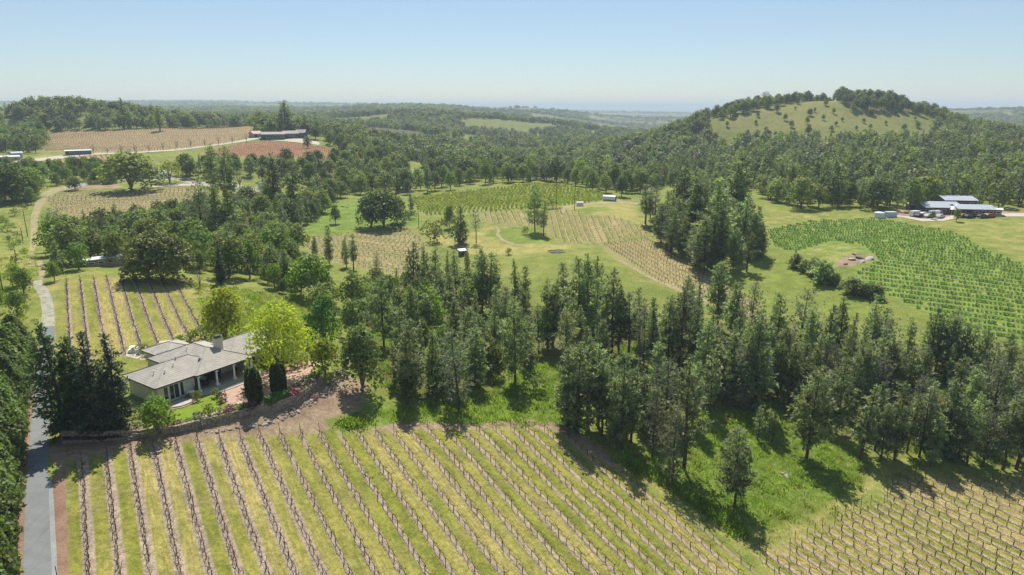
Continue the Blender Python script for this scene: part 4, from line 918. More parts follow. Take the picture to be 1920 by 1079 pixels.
def scatter(name, items, variants, label=None):
    """One mass of many: items (x, y, z, rz, sx, sz, variant); variants: list of mesh lists."""
    A = np.array(items, float)
    me = bpy.data.meshes.new(name); me.vertices.add(len(A)); me.vertices.foreach_set('co', A[:,:3].astype(np.float32).ravel())
    for an, typ, d in (('rz','FLOAT',A[:,3]), ('vi','INT',A[:,6]), ('sc','FLOAT_VECTOR',np.stack([A[:,4],A[:,4],A[:,5]],-1))):
        a = me.attributes.new(an, typ, 'POINT')
        a.data.foreach_set('vector' if typ == 'FLOAT_VECTOR' else 'value', d.astype(np.int32 if typ == 'INT' else np.float32).ravel())
    src = bpy.data.collections.new(name+'_sources')
    for i, ms in enumerate(variants):
        sub = bpy.data.collections.new(f'{name}_{i:03d}'); src.children.link(sub)
        for m in ms:
            if m is not None and len(m.vertices): sub.objects.link(bpy.data.objects.new(m.name, m))
    o = link(bpy.data.objects.new(name, me))
    ng = bpy.data.node_groups.new(name, 'GeometryNodeTree')
    ng.interface.new_socket('Geometry', in_out='INPUT', socket_type='NodeSocketGeometry'); ng.interface.new_socket('Geometry', in_out='OUTPUT', socket_type='NodeSocketGeometry')
    N, L = ng.nodes, ng.links
    gi, go, ip, ci = N.new('NodeGroupInput'), N.new('NodeGroupOutput'), N.new('GeometryNodeInstanceOnPoints'), N.new('GeometryNodeCollectionInfo')
    ci.inputs['Collection'].default_value = src; ci.inputs['Separate Children'].default_value = True; ci.inputs['Reset Children'].default_value = True
    def at(nm, typ):
        n = N.new('GeometryNodeInputNamedAttribute'); n.data_type = typ; n.inputs[0].default_value = nm; return n.outputs[0]
    cx = N.new('ShaderNodeCombineXYZ'); L.new(at('rz', 'FLOAT'), cx.inputs[2])
    L.new(gi.outputs[0], ip.inputs['Points']); L.new(ci.outputs[0], ip.inputs['Instance']); ip.inputs['Pick Instance'].default_value = True
    L.new(at('vi', 'INT'), ip.inputs['Instance Index']); L.new(cx.outputs[0], ip.inputs['Rotation']); L.new(at('sc', 'FLOAT_VECTOR'), ip.inputs['Scale'])
    L.new(ip.outputs[0], go.inputs[0])
    md = o.modifiers.new('scatter', 'NODES'); md.node_group = ng
    return tag(o, label, kind='stuff')
for pk, nm, lab in ((True, 'pine_forest', 'dark pines covering the far slopes'), (False, 'oak_forest', 'rounded oaks covering the far valley and hills')):
    vi, vs, items = {}, [], []
    for t in mass[pk]:
        key = (t['kind'], t['v'])
        if key not in vi:
            vi[key] = len(vs); tm, cm, H, R = TREE[t['kind']][t['v']]; vs.append([tm, cm])
        H = TREE[t['kind']][t['v']][2]; s = t['H']/H
        items.append((t['x'], t['y'], t['z'], t['rz'], s*t['w'], s, vi[key]))
    scatter(nm, items, vs, lab)
print("maxz", GZ.max(), GZ.min());print("TREES", len(ALL_TREES), LIM, [len(m) for m in mass.values()])
# ---------------------------------------------------------------- vines
def vine_mesh(seed, stake=False, leafy=0.0):
    """A pruned vine: trunk, two arms along the row (local x), short spurs; its own green shoots if leafy."""
    rng = np.random.default_rng(seed); mb = MB()
    h = rng.uniform(.66, .82); lx = rng.normal(0, .05)
    mb.tube([(0,0,-.15), (rng.normal(0,.03), rng.normal(0,.03), h*.5), (lx, 0, h)], [.055, .045, .05], 5)
    L = .72
    for s in (-1, 1):
        y1 = rng.normal(0, .07); z1 = h+rng.normal(.08, .05)
        pts = [(lx,0,h), (lx+s*L*.45, y1*.6, z1), (lx+s*L, y1, z1+rng.normal(.02,.04))]
        mb.tube(pts, [.036, .028, .018], 4)
        for q in (.25, .5, .75, 1.0):
            a = rng.normal(0, .9); x = lx+s*L*q; n = Vector((rng.normal(0,.14), math.sin(a)*.46, .16+.2*rng.random()))
            b = Vector((x, y1*q, z1)); mb.tube([b, b+n*.6, b+n*1.1+Vector((0,0,.04))], [.022, .016, .009], 3, caps=False)
    wood = mb
    st = None
    if stake:
        st = MB(); st.tube([(.05,.05,-.2), (.05,.05,1.12)], .018, 4)
    return wood, st
VW, VS, VL = [], [], []
for s in range(6):
    w, st = vine_mesh(500+s, True); VW.append(w.mesh('vine_wood', M_VINEWOOD)); VS.append(st.mesh('vine_stake', M_STAKE))
def leaf_ball(name, seed, H, R, n, leaf, mat):
    rng = np.random.default_rng(seed)
    u = nrm(rng.normal(0, 1, (n, 3))); C = u*np.array([R*1.15, R*.8, H*.45])*rng.uniform(.5, 1, n)[:,None]**.5 + np.array([0, 0, H*.55])
    V, F, T = leaves(C, nrm(u+[0,0,.5]), leaf, .5, 1, rng, .8, None, .7)
    return mesh_np(name, V, [F], mat, tint=T)
VLEAF = [leaf_ball('vine_foliage', 520+s, 1.1, .55, 80, .30, M_VINELEAF) for s in range(4)]
VYOUNG = [leaf_ball('vine_foliage', 530+s, 1.3, .5, 60, .32, M_YELLOW) for s in range(4)]
VTIP = [leaf_ball('vine_shoots', 540+s, 1.5, .55, 46, .22, M_FRESH) for s in range(2)]
vines = []                                                  # block, row, x, y, direction, kind
for b in BL:
    P = b['P']; rng = np.random.default_rng(abs(hash(b['name'][0]))%1000 if False else len(b['name'])*31)
    u0 = (P@b['n']-b['off'])/b['sp']; v0 = P@b['e']
    for u in range(int(math.floor(u0.min())), int(math.ceil(u0.max()))+1):
        v = np.arange(v0.min(), v0.max(), b['vs']) + rng.uniform(0, b['vs'])
        base = b['n']*(b['off']+u*b['sp'])
        x = base[0]+b['e'][0]*v + rng.normal(0,.04,len(v)); y = base[1]+b['e'][1]*v + rng.normal(0,.04,len(v))
        k = inside(x, y, P) & (rng.random(len(v)) > .025)
        x, y = x[k], y[k]
        if b['name'] == 'green':                            # the bare rocky knoll has no vines
            hole = gpoly([(1480,478),(1560,452),(1625,464),(1650,488),(1600,515),(1520,505)]); k = ~inside(x, y, hole); x, y = x[k], y[k]
        for i in range(len(x)): vines.append([b, u, x[i], y[i]])
VZ = height([v[2] for v in vines], [v[3] for v in vines])
PX, PY, DEP = project([v[2] for v in vines], [v[3] for v in vines], VZ)
order = np.argsort(DEP + np.where((PX < -20) | (PX > 1940) | (PY > 1100), 1e5, 0))
n_single = 0; rest_bare, rest_leafy = [], []
ORD = ['first','second','third','fourth','fifth','sixth','seventh','eighth','ninth','tenth','eleventh','twelfth','thirteenth','fourteenth','fifteenth','sixteenth','seventeenth','eighteenth','nineteenth','twentieth']
low = BL[0]
def row_words(b, u):
    if b['name'] == 'lower':
        if u < 0: return 'the short row beside the driveway'
        return f'the {ORD[u]} row from the driveway' if u < 20 else f'the {ORD[u-20]} row beyond the twentieth'
    return 'the right-hand lower block'
vr = np.random.default_rng(12)
for i in order:
    b, u, x, y = vines[i]; z = float(VZ[i]); inframe = -20 < PX[i] < 1940 and PY[i] < 1100
    rz = math.atan2(b['e'][1], b['e'][0]) + vr.normal(0, .12) + (math.pi if vr.random() < .5 else 0); sc = vr.uniform(.85, 1.15); k = int(vr.integers(0, 6))
    if b['kind'] in ('leafy', 'young'):
        f = {'leafy': .62, 'young': .95}[b['kind']]*vr.uniform(.65, 1.25)
        rest_leafy.append((x, y, z, rz, f*1.05, f, int(vr.integers(0, 4)) + (4 if b['kind'] == 'young' else 0))); continue
    if inframe and n_single < 296 and b['name'] in ('lower', 'right'):
        n_single += 1
        o = link(bpy.data.objects.new('grapevine', VW[k])); o.location = (x, y, z); o.rotation_euler = (0, 0, rz); o.scale = (sc*1.05, sc*1.05, sc)
        rw = row_words(b, u)
        tag(o, f'bare pruned grapevine in {rw}' + (' with its stake' if b['name'] == 'right' else ', lower vineyard'), 'grapevine', f'grapevines in {rw}')
        if b['kind'] == 'stake': link(bpy.data.objects.new('stake', VS[k]), o)
    else:
        fs = 1.0 if b['name'] in ('lower','right','upper') else .92
        rest_bare.append((x, y, z, rz, sc*1.05*(1 if fs == 1 else 1.15), sc*fs, k + (6 if b['kind'] == 'stake' else 0)))
scatter('grapevines', rest_bare, [[m] for m in VW] + [[VW[i], VS[i]] for i in range(6)], 'bare pruned vines filling the vineyard rows farther off')
scatter('leafy_grapevines', rest_leafy, [[m] for m in VLEAF+VYOUNG], 'leafy green vines in the rows of the far green vineyards')
print('VINES', len(vines), n_single, len(rest_bare), len(rest_leafy))
# trellis of each near row: a stout end post, thin wire and drip hose on short pickets
M_WIRE = plain('dark_hose', (0.035, 0.032, 0.03), .7, .3)
for bi, b in enumerate(BL[:3]):
    by = {}
    for v in vines:
        if v[0] is b: by.setdefault(v[1], []).append((float(np.dot(b['e'], v[2:4])), v[2], v[3]))
    for u, l in sorted(by.items()):
        l.sort()
        if len(l) < 4: continue
        far, near = l[-1], l[0]; e = b['e']
        if e[1] < 0: far, near = near, far
        base = b['n']*(b['off']+u*b['sp'])
        w = {'lower': 'row of the lower vineyard', 'right': 'row of the right-hand lower block', 'upper': 'row of the vineyard behind the house'}[b['name']]
        fx, fy = far[1:]; ee = e if e[1] > 0 else -e
        fx += ee[0]*1.0; fy += ee[1]*1.0
        p = project(fx, fy, float(height(fx, fy)))
        if not (-30 < p[0] < 1950): continue
        t = empty('vine_trellis', (fx, fy, float(height(fx, fy))), f'wire trellis with a dark end post on a {w}', 'trellis', f'trellises on each {w}')
        m = MB(); m.tube([(0,0,-.4), (ee[0]*.12, ee[1]*.12, 1.6)], .04, 6); m.build('end_post', M_STAKE, t)
        m = MB(); vv = np.linspace(0, math.hypot(fx-near[1], fy-near[2]), max(3, int(math.hypot(fx-near[1], fy-near[2])/3)))
        for hz, rad in ((.45, .016), (.95, .008)):
            pts = [(-ee[0]*q, -ee[1]*q, float(height(fx-ee[0]*q, fy-ee[1]*q))+hz-t.location.z) for q in vv]
            m.tube(pts, rad, 3, caps=False)
        m.build('drip_hose', M_WIRE, t)
# ---------------------------------------------------------------- roads, paths, lawn and patio: sheets draped on the ground
from mathutils.geometry import delaunay_2d_cdt
def sheet(name, px, mat, off=.02, step=1.0, kind='structure', label=None, cat=None, xy=None):
    P = gpoly(px) if xy is None else np.asarray(xy, float)
    B = []
    for i in range(len(P)):
        a, b = P[i], P[(i+1) % len(P)]; n = max(1, int(np.linalg.norm(b-a)/step)); B += [a+(b-a)*k/n for k in range(n)]
    B = np.array(B); gx, gy = np.meshgrid(np.arange(B[:,0].min(), B[:,0].max(), step), np.arange(B[:,1].min(), B[:,1].max(), step))
    q = np.stack([gx.ravel(), gy.ravel()], -1); q = q[inside(q[:,0], q[:,1], P)]
    if len(q): q = q[sdist(q[:,0], q[:,1], P) > step*.3]
    A = np.concatenate([B, q]); nb = len(B)
    vs, es, fs, *_ = delaunay_2d_cdt([Vector(p) for p in A], [(i, (i+1) % nb) for i in range(nb)], [], 1, 1e-5)
    V = np.array([(v[0], v[1]) for v in vs]); Z = height(V[:,0], V[:,1])+off
    me = bpy.data.meshes.new(name); me.from_pydata([(V[i,0], V[i,1], Z[i]) for i in range(len(V))], [], [tuple(f) for f in fs]); me.materials.append(mat)
    me.polygons.foreach_set('use_smooth', [True]*len(me.polygons)); me.update()
    bm = bmesh.new(); bm.from_mesh(me)
    for f in bm.faces:
        if f.normal.z < 0: f.normal_flip()
    bm.to_mesh(me); bm.free()
    return tag(link(bpy.data.objects.new(name, me)), label, cat, kind=kind)
def band(left, right): return list(left)+list(right)[::-1]
def tarmac():
    t = NT('tarmac'); p = t.pos()
    n = t.noise(.5, 4, p); f = t.noise(6, 4, p, .7); st = t.noise(1, 4, p, .6, (1.6, .12, 1))
    c = t.mix(t.ss(t.math('ADD', t.math('MULTIPLY', n, .5), t.math('MULTIPLY', f, .5)), .3, .7), (.145, .155, .16), (.205, .21, .21))
    c = t.mix(t.math('MULTIPLY', t.ss(st, .5, .75), .45), c, (.10, .105, .11)); c = t.mix(t.math('MULTIPLY', t.ss(t.noise(1.1, 5, p, .7), .58, .72), .5), c, (.27, .25, .21))
    return t.bsdf(c, .85, .25, t.bump(f, .3, .02))
def gravel(name, a, b, grass=0.0):
    t = NT(name); p = t.pos(); n = t.noise(.4, 4, p); f = t.noise(4, 5, p, .75)
    c = t.mix(t.ss(t.math('ADD', t.math('MULTIPLY', n, .4), t.math('MULTIPLY', f, .6)), .3, .7), a, b)
    if grass: c = t.mix(t.math('MULTIPLY', t.ss(t.noise(.9, 4, p), .45, .65), grass), c, (.17, .20, .05))
    return t.bsdf(c, .95, .1, t.bump(f, .5, .05))
M_TARMAC = tarmac(); M_GRAVEL = gravel('gravel', (.26, .245, .21), (.42, .39, .33), .6)
M_SHOULDER = gravel('gravel_shoulder', (.20, .21, .21), (.33, .34, .33)); M_DIRT = gravel('dirt_track', (.25, .20, .11), (.40, .33, .20), .75)
M_PALEPATH = gravel('pale_path', (.38, .33, .27), (.52, .46, .38))
M_REDBARK = gravel('bark_mulch', (.17, .10, .07), (.31, .20, .145))
def brickwork():
    t = NT('brick_paving'); p = t.pos(); b = t.n.new('ShaderNodeTexBrick'); b.inputs['Scale'].default_value = 2.2; t.l.new(p, b.inputs[0])
    b.inputs['Color1'].default_value = (.36, .20, .14, 1); b.inputs['Color2'].default_value = (.46, .29, .21, 1); b.inputs['Mortar'].default_value = (.40, .32, .26, 1)
    return t.bsdf(t.mix(t.ss(t.noise(1.2, 4, p), .4, .7), b.outputs[0], (.44, .31, .24)), .9, .15)
M_BRICK = brickwork()
def lawn_mat():
    t = NT('lawn'); p = t.pos(); n = t.noise(.7, 4, p); f = t.noise(5, 4, p, .7)
    return t.bsdf(t.mix(t.ss(t.math('ADD', t.math('MULTIPLY', n, .5), t.math('MULTIPLY', f, .5)), .3, .7), (.12, .19, .018), (.21, .27, .03)), .95, .1, t.bump(f, .5, .06))
M_LAWN = lawn_mat()
ROAD_L = [(40,1290),(43,1079),(45,1000),(47,940),(51,880),(58,800),(66,725),(73,665),(77,614)]
ROAD_R = [(112,1290),(97,1079),(94,1000),(92,940),(90,880),(93,800),(96,725),(100,665),(103,614)]
sheet('driveway', band(ROAD_L, ROAD_R), M_TARMAC, .03, .8)
sheet('gravel_shoulder', band([(112,1290),(97,1079),(94,1000),(92,940),(91,900)], [(128,1290),(108,1079),(104,1000),(101,940),(97,895)]), M_SHOULDER, .012, .6)
sheet('mulch_strip', band([(-2,1290),(28,1079),(32,940),(40,860),(50,780),(60,710),(70,650)], [(40,1290),(43,1079),(47,940),(52,870),(58,800),(66,725),(74,660)]), M_REDBARK, .008, .8)
sheet('mulch_verge', band([(128,1290),(108,1079),(104,1000),(101,940),(97,895)], [(158,1290),(128,1079),(126,1000),(123,930),(122,880)]), M_REDBARK, .008, .6)
sheet('gravel_drive', band([(77,613),(79,585),(75,560),(66,543),(60,533),(64,527)], [(103,613),(102,585),(98,560),(90,543),(82,533),(78,525)]), M_GRAVEL, .03, .8)
sheet('grass_track', band([(64,528),(74,518),(72,500),(66,488)], [(79,526),(86,517),(84,500),(78,488)]), M_DIRT, .03, 1.2)
sheet('dirt_track', band([(52,500),(55,465),(57,435),(58,405),(66,382),(80,362),(95,354),(120,350)], [(64,500),(66,465),(69,435),(72,405),(80,386),(97,369),(110,360),(128,356)]), M_DIRT, .06, 1.6)
sheet('hill_drive', band([(118,351),(140,345),(165,341),(203,335),(232,332),(262,333)], [(128,357),(150,351),(180,346),(210,341),(240,338),(262,338)]), M_GRAVEL, .08, 2)
sheet('hill_yard', [(262,332),(300,330),(332,331),(350,336),(376,341),(402,343),(442,346),(474,352),(503,352),(503,361),(470,361),(440,355),(400,351),(376,349),(349,344),(330,339),(300,339),(262,339)], M_GRAVEL, .08, 2)
sheet('pale_path', band([(284,349),(320,346),(366,345)], [(284,352),(320,350),(366,349)]), M_PALEPATH, .1, 2)
sheet('plateau_road', band([(20,303),(70,298),(100,294),(130,291),(180,288),(250,286),(320,281),(370,275),(420,269),(455,263),(480,258)], [(20,307),(70,303),(105,300),(132,296),(180,291),(250,288),(322,284),(374,278),(424,271),(460,266),(486,261)]), M_PALEPATH, .2, 3)
sheet('barn_yard', [(480,258),(500,255),(575,262),(600,268),(598,273),(540,266),(500,263)], M_PALEPATH, .2, 3)
sheet('winery_drive', band([(1640,401),(1690,405),(1730,411),(1765,410),(1790,404),(1850,401),(1930,401)], [(1640,403),(1690,408),(1730,416),(1770,415),(1800,409),(1850,407),(1930,407)]), M_PALEPATH, .12, 2)
sheet('knoll_track', band([(1075,404),(1058,398),(1070,390),(1110,385),(1160,382),(1196,385)], [(1085,407),(1048,399),(1064,387),(1110,382),(1160,378),(1200,381)]), M_DIRT, .08, 1.6)
sheet('turnaround_track', band([(930,424),(938,430),(936,440),(945,450),(965,458),(985,461)], [(925,425),(932,431),(930,441),(940,453),(962,461),(985,464)]), M_DIRT, .08, 1.4)
sheet('slope_track', band([(1150,482),(1220,518),(1290,548),(1360,572),(1420,590),(1465,605)], [(1150,486),(1218,523),(1286,554),(1356,580),(1415,600),(1460,616)]), M_DIRT, .05, 1.6)
sheet('planting_bed', [(250,812),(330,799),(385,788),(435,774),(470,764),(523,752),(558,742),(580,726),(599,706),(590,700),(566,716),(540,734),(505,750),(462,757),(430,765),(400,778),(362,792),(330,790),(280,806)], M_REDBARK, .006, .6)
sheet('lawn', [(318,785),(340,790),(382,775),(424,758),(402,744),(378,743),(352,752),(332,765)], M_LAWN, .015, .6)
sheet('brick_patio', [(402,738),(424,757),(452,762),(500,748),(548,722),(585,700),(600,684),(570,676),(545,690),(500,688),(470,694),(438,714)], M_BRICK, .012, .7)
sheet('garden_path', band([(330,800),(362,788),(400,774),(430,761),(452,752)], [(334,804),(368,793),(405,779),(436,766),(458,757)]), M_PALEPATH, .02, .5)
sheet('forecourt', [(236,668),(240,655),(262,649),(290,650),(300,640),(340,636),(345,650),(320,668),(290,672),(262,676)], M_PALEPATH, .015, .8)
# ---------------------------------------------------------------- the house on the terrace
M_TILE = plain('roof_tile', (.36, .33, .29), .8, .25, .16, .9); M_WALL = plain('beige_render', (.60, .55, .45), .9, .2, .08, 2)
M_WHITE = plain('white_paint', (.78, .78, .75), .6, .3, .05, 2); M_FASCIA = plain('dark_fascia', (.06, .05, .045), .6, .3, .15, 3)
M_GLASS = plain('window_glass', (.02, .026, .03), .08, .6, .1, 1); M_DARK = plain('black_metal', (.025, .025, .027), .5, .4, .2, 4)
M_CONC = plain('paving_concrete', (.42, .39, .34), .9, .2, .12, 1.5); M_STONE = plain('wall_stone', (.29, .235, .18), .95, .15, .6, 2.6, bump=.6)
M_ROCK = plain('pale_rock', (.38, .35, .30), .95, .15, .3, 1.5, bump=.6); M_BROWNROCK = plain('brown_rock', (.25, .20, .155), .95, .15, .35, 1.5, bump=.6); M_TERRA = plain('terracotta', (.36, .17, .10), .9, .2, .15, 3)
FZ = .28
def courses(mb, A, B, TL, TR, c=.36, lift=.024):
    """Lapped tile courses on one roof slope: eave A-B, top TL-TR."""
    A, B, TL, TR = map(Vector, (A, B, TL, TR)); n = max(2, int(round(((TL+TR)/2-(A+B)/2).length/c)))
    nor = (B-A).cross(TL-A).normalized()
    if nor.z < 0: nor = -nor
    for k in range(n):
        f0, f1 = k/n, (k+1)/n
        a, b = A.lerp(TL, f0), B.lerp(TR, f0); d, e = A.lerp(TL, f1), B.lerp(TR, f1)
        l = nor*lift
        mb.add([a+l, b+l, e+nor*.004, d+nor*.004, a, b], [(0,1,2,3), (4,5,1,0)])
def hip(mb, x0, x1, y0, y1, z, pitch, gable=()):
    """Hip roof over a rectangle; ridge along the longer side."""
    wx, wy = x1-x0, y1-y0
    if wx >= wy:
        h = wy/2*pitch; ym = (y0+y1)/2; r0 = (x0+wy/2 if 'x0' not in gable else x0, ym, z+h); r1 = (x1-wy/2 if 'x1' not in gable else x1, ym, z+h)
        courses(mb, (x0,y0,z), (x1,y0,z), r0, r1); courses(mb, (x1,y1,z), (x0,y1,z), r1, r0)
        courses(mb, (x0,y1,z), (x0,y0,z), r0, r0); courses(mb, (x1,y0,z), (x1,y1,z), r1, r1)
    else:
        h = wx/2*pitch; xm = (x0+x1)/2; r0 = (xm, y0+wx/2, z+h); r1 = (xm, y1-wx/2, z+h)
        courses(mb, (x0,y0,z), (x1,y0,z), r0, r0); courses(mb, (x1,y1,z), (x0,y1,z), r1, r1)
        courses(mb, (x0,y1,z), (x0,y0,z), r1, r0); courses(mb, (x1,y0,z), (x1,y1,z), r0, r1)
    return r0, r1
house = empty('house', (HOUSE_O[0], HOUSE_O[1], 0), 'single-storey beige house with grey-brown tiled hip roofs and white porch columns', 'house', None, math.atan2(.83, .557))
# local x runs along the front, local y runs to the back
ROOFS = [(0, 12.5, 0, 9.0, 3.0, .40), (6.0, 16.2, -.5, 13.0, 3.02, .42), (12.4, 26, 1.0, 10.0, 3.04, .44), (7.6, 14.0, 11, 18.0, 2.92, .36)]
for x0, x1, y0, y1, z, p in ROOFS:
    m = MB(); r0, r1 = hip(m, x0, x1, y0, y1, z, p)
    m.tube([r0, r1], .11, 5)
    for cx, cy in ((x0,y0), (x1,y0), (x0,y1), (x1,y1)):
        rr = min((r0, r1), key=lambda r: (r[0]-cx)**2+(r[1]-cy)**2); m.tube([(cx,cy,z+.03), (rr[0],rr[1],rr[2]+.02)], .085, 5)
    rf = m.build('roof', M_TILE, house)
    m = MB(); m.box(x0, x1, y0, y1, z-.20, z-.02); m.build('fascia', M_FASCIA, rf)
w = MB()
def wallbox(x0, x1, y0, y1, z1=2.84): w.box(x0, x1, y0, y1, -1.2, z1)
wallbox(.6, 6.3, .6, 8.4); wallbox(6.3, 15.6, 3.6, 12.4); wallbox(15.6, 25.4, 1.6, 9.4); wallbox(8.2, 13.4, 12.4, 17.4, 2.7)
w.build('wall', M_WALL, house)
m = MB(); m.box(6.3, 17.5, -.6, 3.6, -.8, FZ); m.build('porch_floor', M_CONC, house)
def window(x0, x1, y, z0, z1, mull=1, name='window', side=-1):
    f = MB(); f.box(x0-.07, x1+.07, y-.05, y+.02, z0-.07, z0); f.box(x0-.07, x1+.07, y-.05, y+.02, z1, z1+.07)
    xs = np.linspace(x0, x1, mull+2)
    for i, x in enumerate(xs): f.box(x-.035 if 0 < i < mull+1 else (x-.07 if i == 0 else x), x+.035 if 0 < i < mull+1 else (x if i == 0 else x+.07), y-.052, y+.02, z0, z1)
    fr = f.build(name, M_WHITE, house); g = MB(); g.box(x0, x1, y-.02, y-.008, z0, z1); g.build('pane', M_GLASS, fr); return fr
window(1.5, 2.1, .6, FZ+.1, 2.5, 0); window(2.35, 3.75, .6, FZ+.05, 2.5, 1, 'french_door'); window(4.0, 4.5, .6, FZ+.1, 2.5, 0)
window(7.4, 9.0, 3.6, FZ+.05, 2.5, 1, 'french_door'); window(9.6, 10.6, 3.6, FZ+.5, 2.4, 0); window(11.2, 12.6, 3.6, FZ+.05, 2.5, 1, 'french_door'); window(16.4, 17.6, 1.6, FZ+.4, 2.4, 1); window(19, 21, 1.6, FZ+.4, 2.4, 1)
for x in (6.5, 9.5, 12.5, 15.6):
    c = MB(); c.tube([(x, -.15, FZ+.30), (x, -.15, 2.55)], [.165, .14], 12); c.box(x-.26, x+.26, -.41, .11, FZ, FZ+.30); c.box(x-.22, x+.22, -.37, .07, 2.55, 2.80); c.build('column', M_WHITE, house)
ch = MB(); ch.box(12.3, 13.5, 3.6, 4.5, 3.4, 6.3); chim = ch.build('chimney', M_WALL, house)
ch = MB(); ch.box(12.2, 13.6, 3.5, 4.6, 6.3, 6.38); ch.box(12.45, 13.35, 3.7, 4.4, 6.5, 6.62); [ch.tube([(x,y,6.38),(x,y,6.5)], .04, 4) for x in (12.5,13.3) for y in (3.75,4.35)]; ch.build('chimney_cap', M_DARK, chim)
for x, y, z in ((4.8,3.2,4.3), (3.0,2.4,4.0), (7.2,3.2,3.6), (8.0,4.6,4.0), (8.8,6.0,4.35), (9.6,7.4,4.6), (6.0,4.4,4.75), (2.0,3.6,3.9)):
    v = MB(); v.tube([(x,y,z-.4), (x,y,z+.42)], .075, 8); v.tube([(x,y,z+.38),(x,y,z+.47)], [.12,.10], 8); v.build('roof_vent', M_DARK if int(x*10) % 2 else M_WHITE, house)
sk = MB(); sk.add([(8.2,2.2,3.98),(8.9,2.2,4.28),(8.9,3.3,4.28),(8.2,3.3,3.98)]+[(8.2,2.2,3.78),(8.9,2.2,4.08),(8.9,3.3,4.08),(8.2,3.3,3.78)], [(0,1,2,3),(0,1,5,4),(1,2,6,5),(2,3,7,6),(3,0,4,7)]); sk.build('skylight', M_GLASS, house)
# curved terrace steps before the porch
st = empty('terrace_steps', (*house_xy(11.5, 1.2), -.12), 'curved low stone steps between the porch and the brick patio', 'steps', None, math.atan2(.83, .557))
for k, (r, z) in enumerate(((1.1, .20), (1.55, .09), (2.0, -.01))):
    m = MB(); n = 18
    outer = [(x, -(.35+r*(.45+.55*math.sin(math.pi*(i/n)**.8)))+1.2) for i, x in enumerate(np.linspace(-5.2, 6.2, n+1))]
    m.prism([(x, y) for x, y in outer] + [(6.2, .6), (-5.2, .6)], -.5, z+.12); m.build('step', M_CONC if k else M_CONC, st)
pv = empty('paved_terrace', (*house_xy(3.2, .3), -.1), 'pale paved terrace curving out before the french doors', 'terrace', None, math.atan2(.83, .557))
m = MB(); m.prism([(-2.4,.28), (-2.2,-1.2), (-1.0,-2.0), (.8,-2.0), (2.2,-1.3), (3.0,-.4), (3.05,.28)], -.4, .26); m.build('paving', M_CONC, pv)
m = MB(); m.prism([(-2.7,.27), (-2.55,-1.35), (-1.1,-2.3), (.9,-2.3), (2.5,-1.5), (3.3,-.45), (3.35,.27)], -.4, .10); m.build('lower_step', M_BRICK, pv)
# ---------------------------------------------------------------- garden wall of stone and the loose rubble row below
def resample(P, step):
    P = np.asarray(P, float); d = np.r_[0, np.cumsum(np.linalg.norm(np.diff(P, axis=0), axis=1))]; n = max(2, int(d[-1]/step)+1); t = np.linspace(0, d[-1], n)
    return np.stack([np.interp(t, d, P[:,i]) for i in range(P.shape[1])], -1)
rw = np.random.default_rng(31)
wl = resample(np.c_[WALL_XY, WALL_Z], .42)
gw = empty('garden_wall', (*wl[0,:2], float(wl[0,2])), 'long curved dry-stone retaining wall below the house garden', 'wall')
core, stones = MB(), MB(); L0 = Vector((wl[0,0], wl[0,1], wl[0,2]))
for i in range(len(wl)-1):
    a, b = Vector(wl[i]), Vector(wl[i+1]); d = (b-a); d.z = 0; d.normalize(); out = Vector((-d.y, d.x, 0))   # towards the downhill side
    if out.y > 0: out = -out
    top = max(-.02, min(a.z, b.z)+.35); zb = min(float(height(a.x+out.x*.9, a.y+out.y*.9)), a.z)-.35
    p, q = a-L0, b-L0; zt = top-L0.z; z0 = zb-L0.z
    core.add([(p.x-out.x*.35,p.y-out.y*.35,z0),(q.x-out.x*.35,q.y-out.y*.35,z0),(q.x,q.y,z0),(p.x,p.y,z0),(p.x-out.x*.35,p.y-out.y*.35,zt-.04),(q.x-out.x*.35,q.y-out.y*.35,zt-.04),(q.x,q.y,zt-.04),(p.x,p.y,zt-.04)], [(4,5,6,7),(2,3,7,6),(0,1,5,4)])
    nz = max(2, int((zt-z0)/.30))
    for k in range(nz):
        za, zc = z0+(zt-z0)*k/nz+.015, z0+(zt-z0)*(k+1)/nz-.05
        o0 = rw.uniform(.02, .22); s0, s1 = .03+rw.uniform(0,.04), .97-rw.uniform(0,.04); sh = .5*(k % 2)*.4
        e0, e1 = p.lerp(q, s0-sh*.3), p.lerp(q, s1-sh*.3); f = out*o0; bk = -out*.25; cap = .0 if k < nz-1 else rw.uniform(0, .08)
        stones.add([e0+bk+Vector((0,0,za-0)), e1+bk+Vector((0,0,za)), e1+f+Vector((0,0,za)), e0+f+Vector((0,0,za)), e0+bk+Vector((0,0,zc+cap)), e1+bk+Vector((0,0,zc+cap)), e1+f*.8+Vector((0,0,zc+cap)), e0+f*.8+Vector((0,0,zc+cap))] , [(4,5,6,7),(3,2,6,7),(0,3,7,4),(2,1,5,6)])
for v in (core, stones): v.v = [(x, y, z) for x, y, z in v.v]
core.build('core', M_STONE, gw); tag(stones.build('stones', M_STONE, gw), kind='stuff')
def rock_mesh(name, seed, mat, sx=1, sy=.8, sz=.6):
    bm = bmesh.new(); bmesh.ops.create_icosphere(bm, subdivisions=2, radius=1); r = np.random.default_rng(seed); k = r.normal(0, 1, (7, 3)); k /= np.linalg.norm(k, axis=1)[:,None]; c = r.uniform(.55, .9, 7)
    for v in bm.verts:
        p = np.array(v.co)
        for a, h in zip(k, c):
            d = p@a
            if d > h: p = p-a*(d-h)
        v.co = Vector(p*np.array([sx, sy, sz]))
    me = bpy.data.meshes.new(name); bm.to_mesh(me); bm.free(); me.materials.append(mat); return me
ROCKS = [rock_mesh('rock', 60+i, M_ROCK if i % 2 else M_BROWNROCK) for i in range(6)]
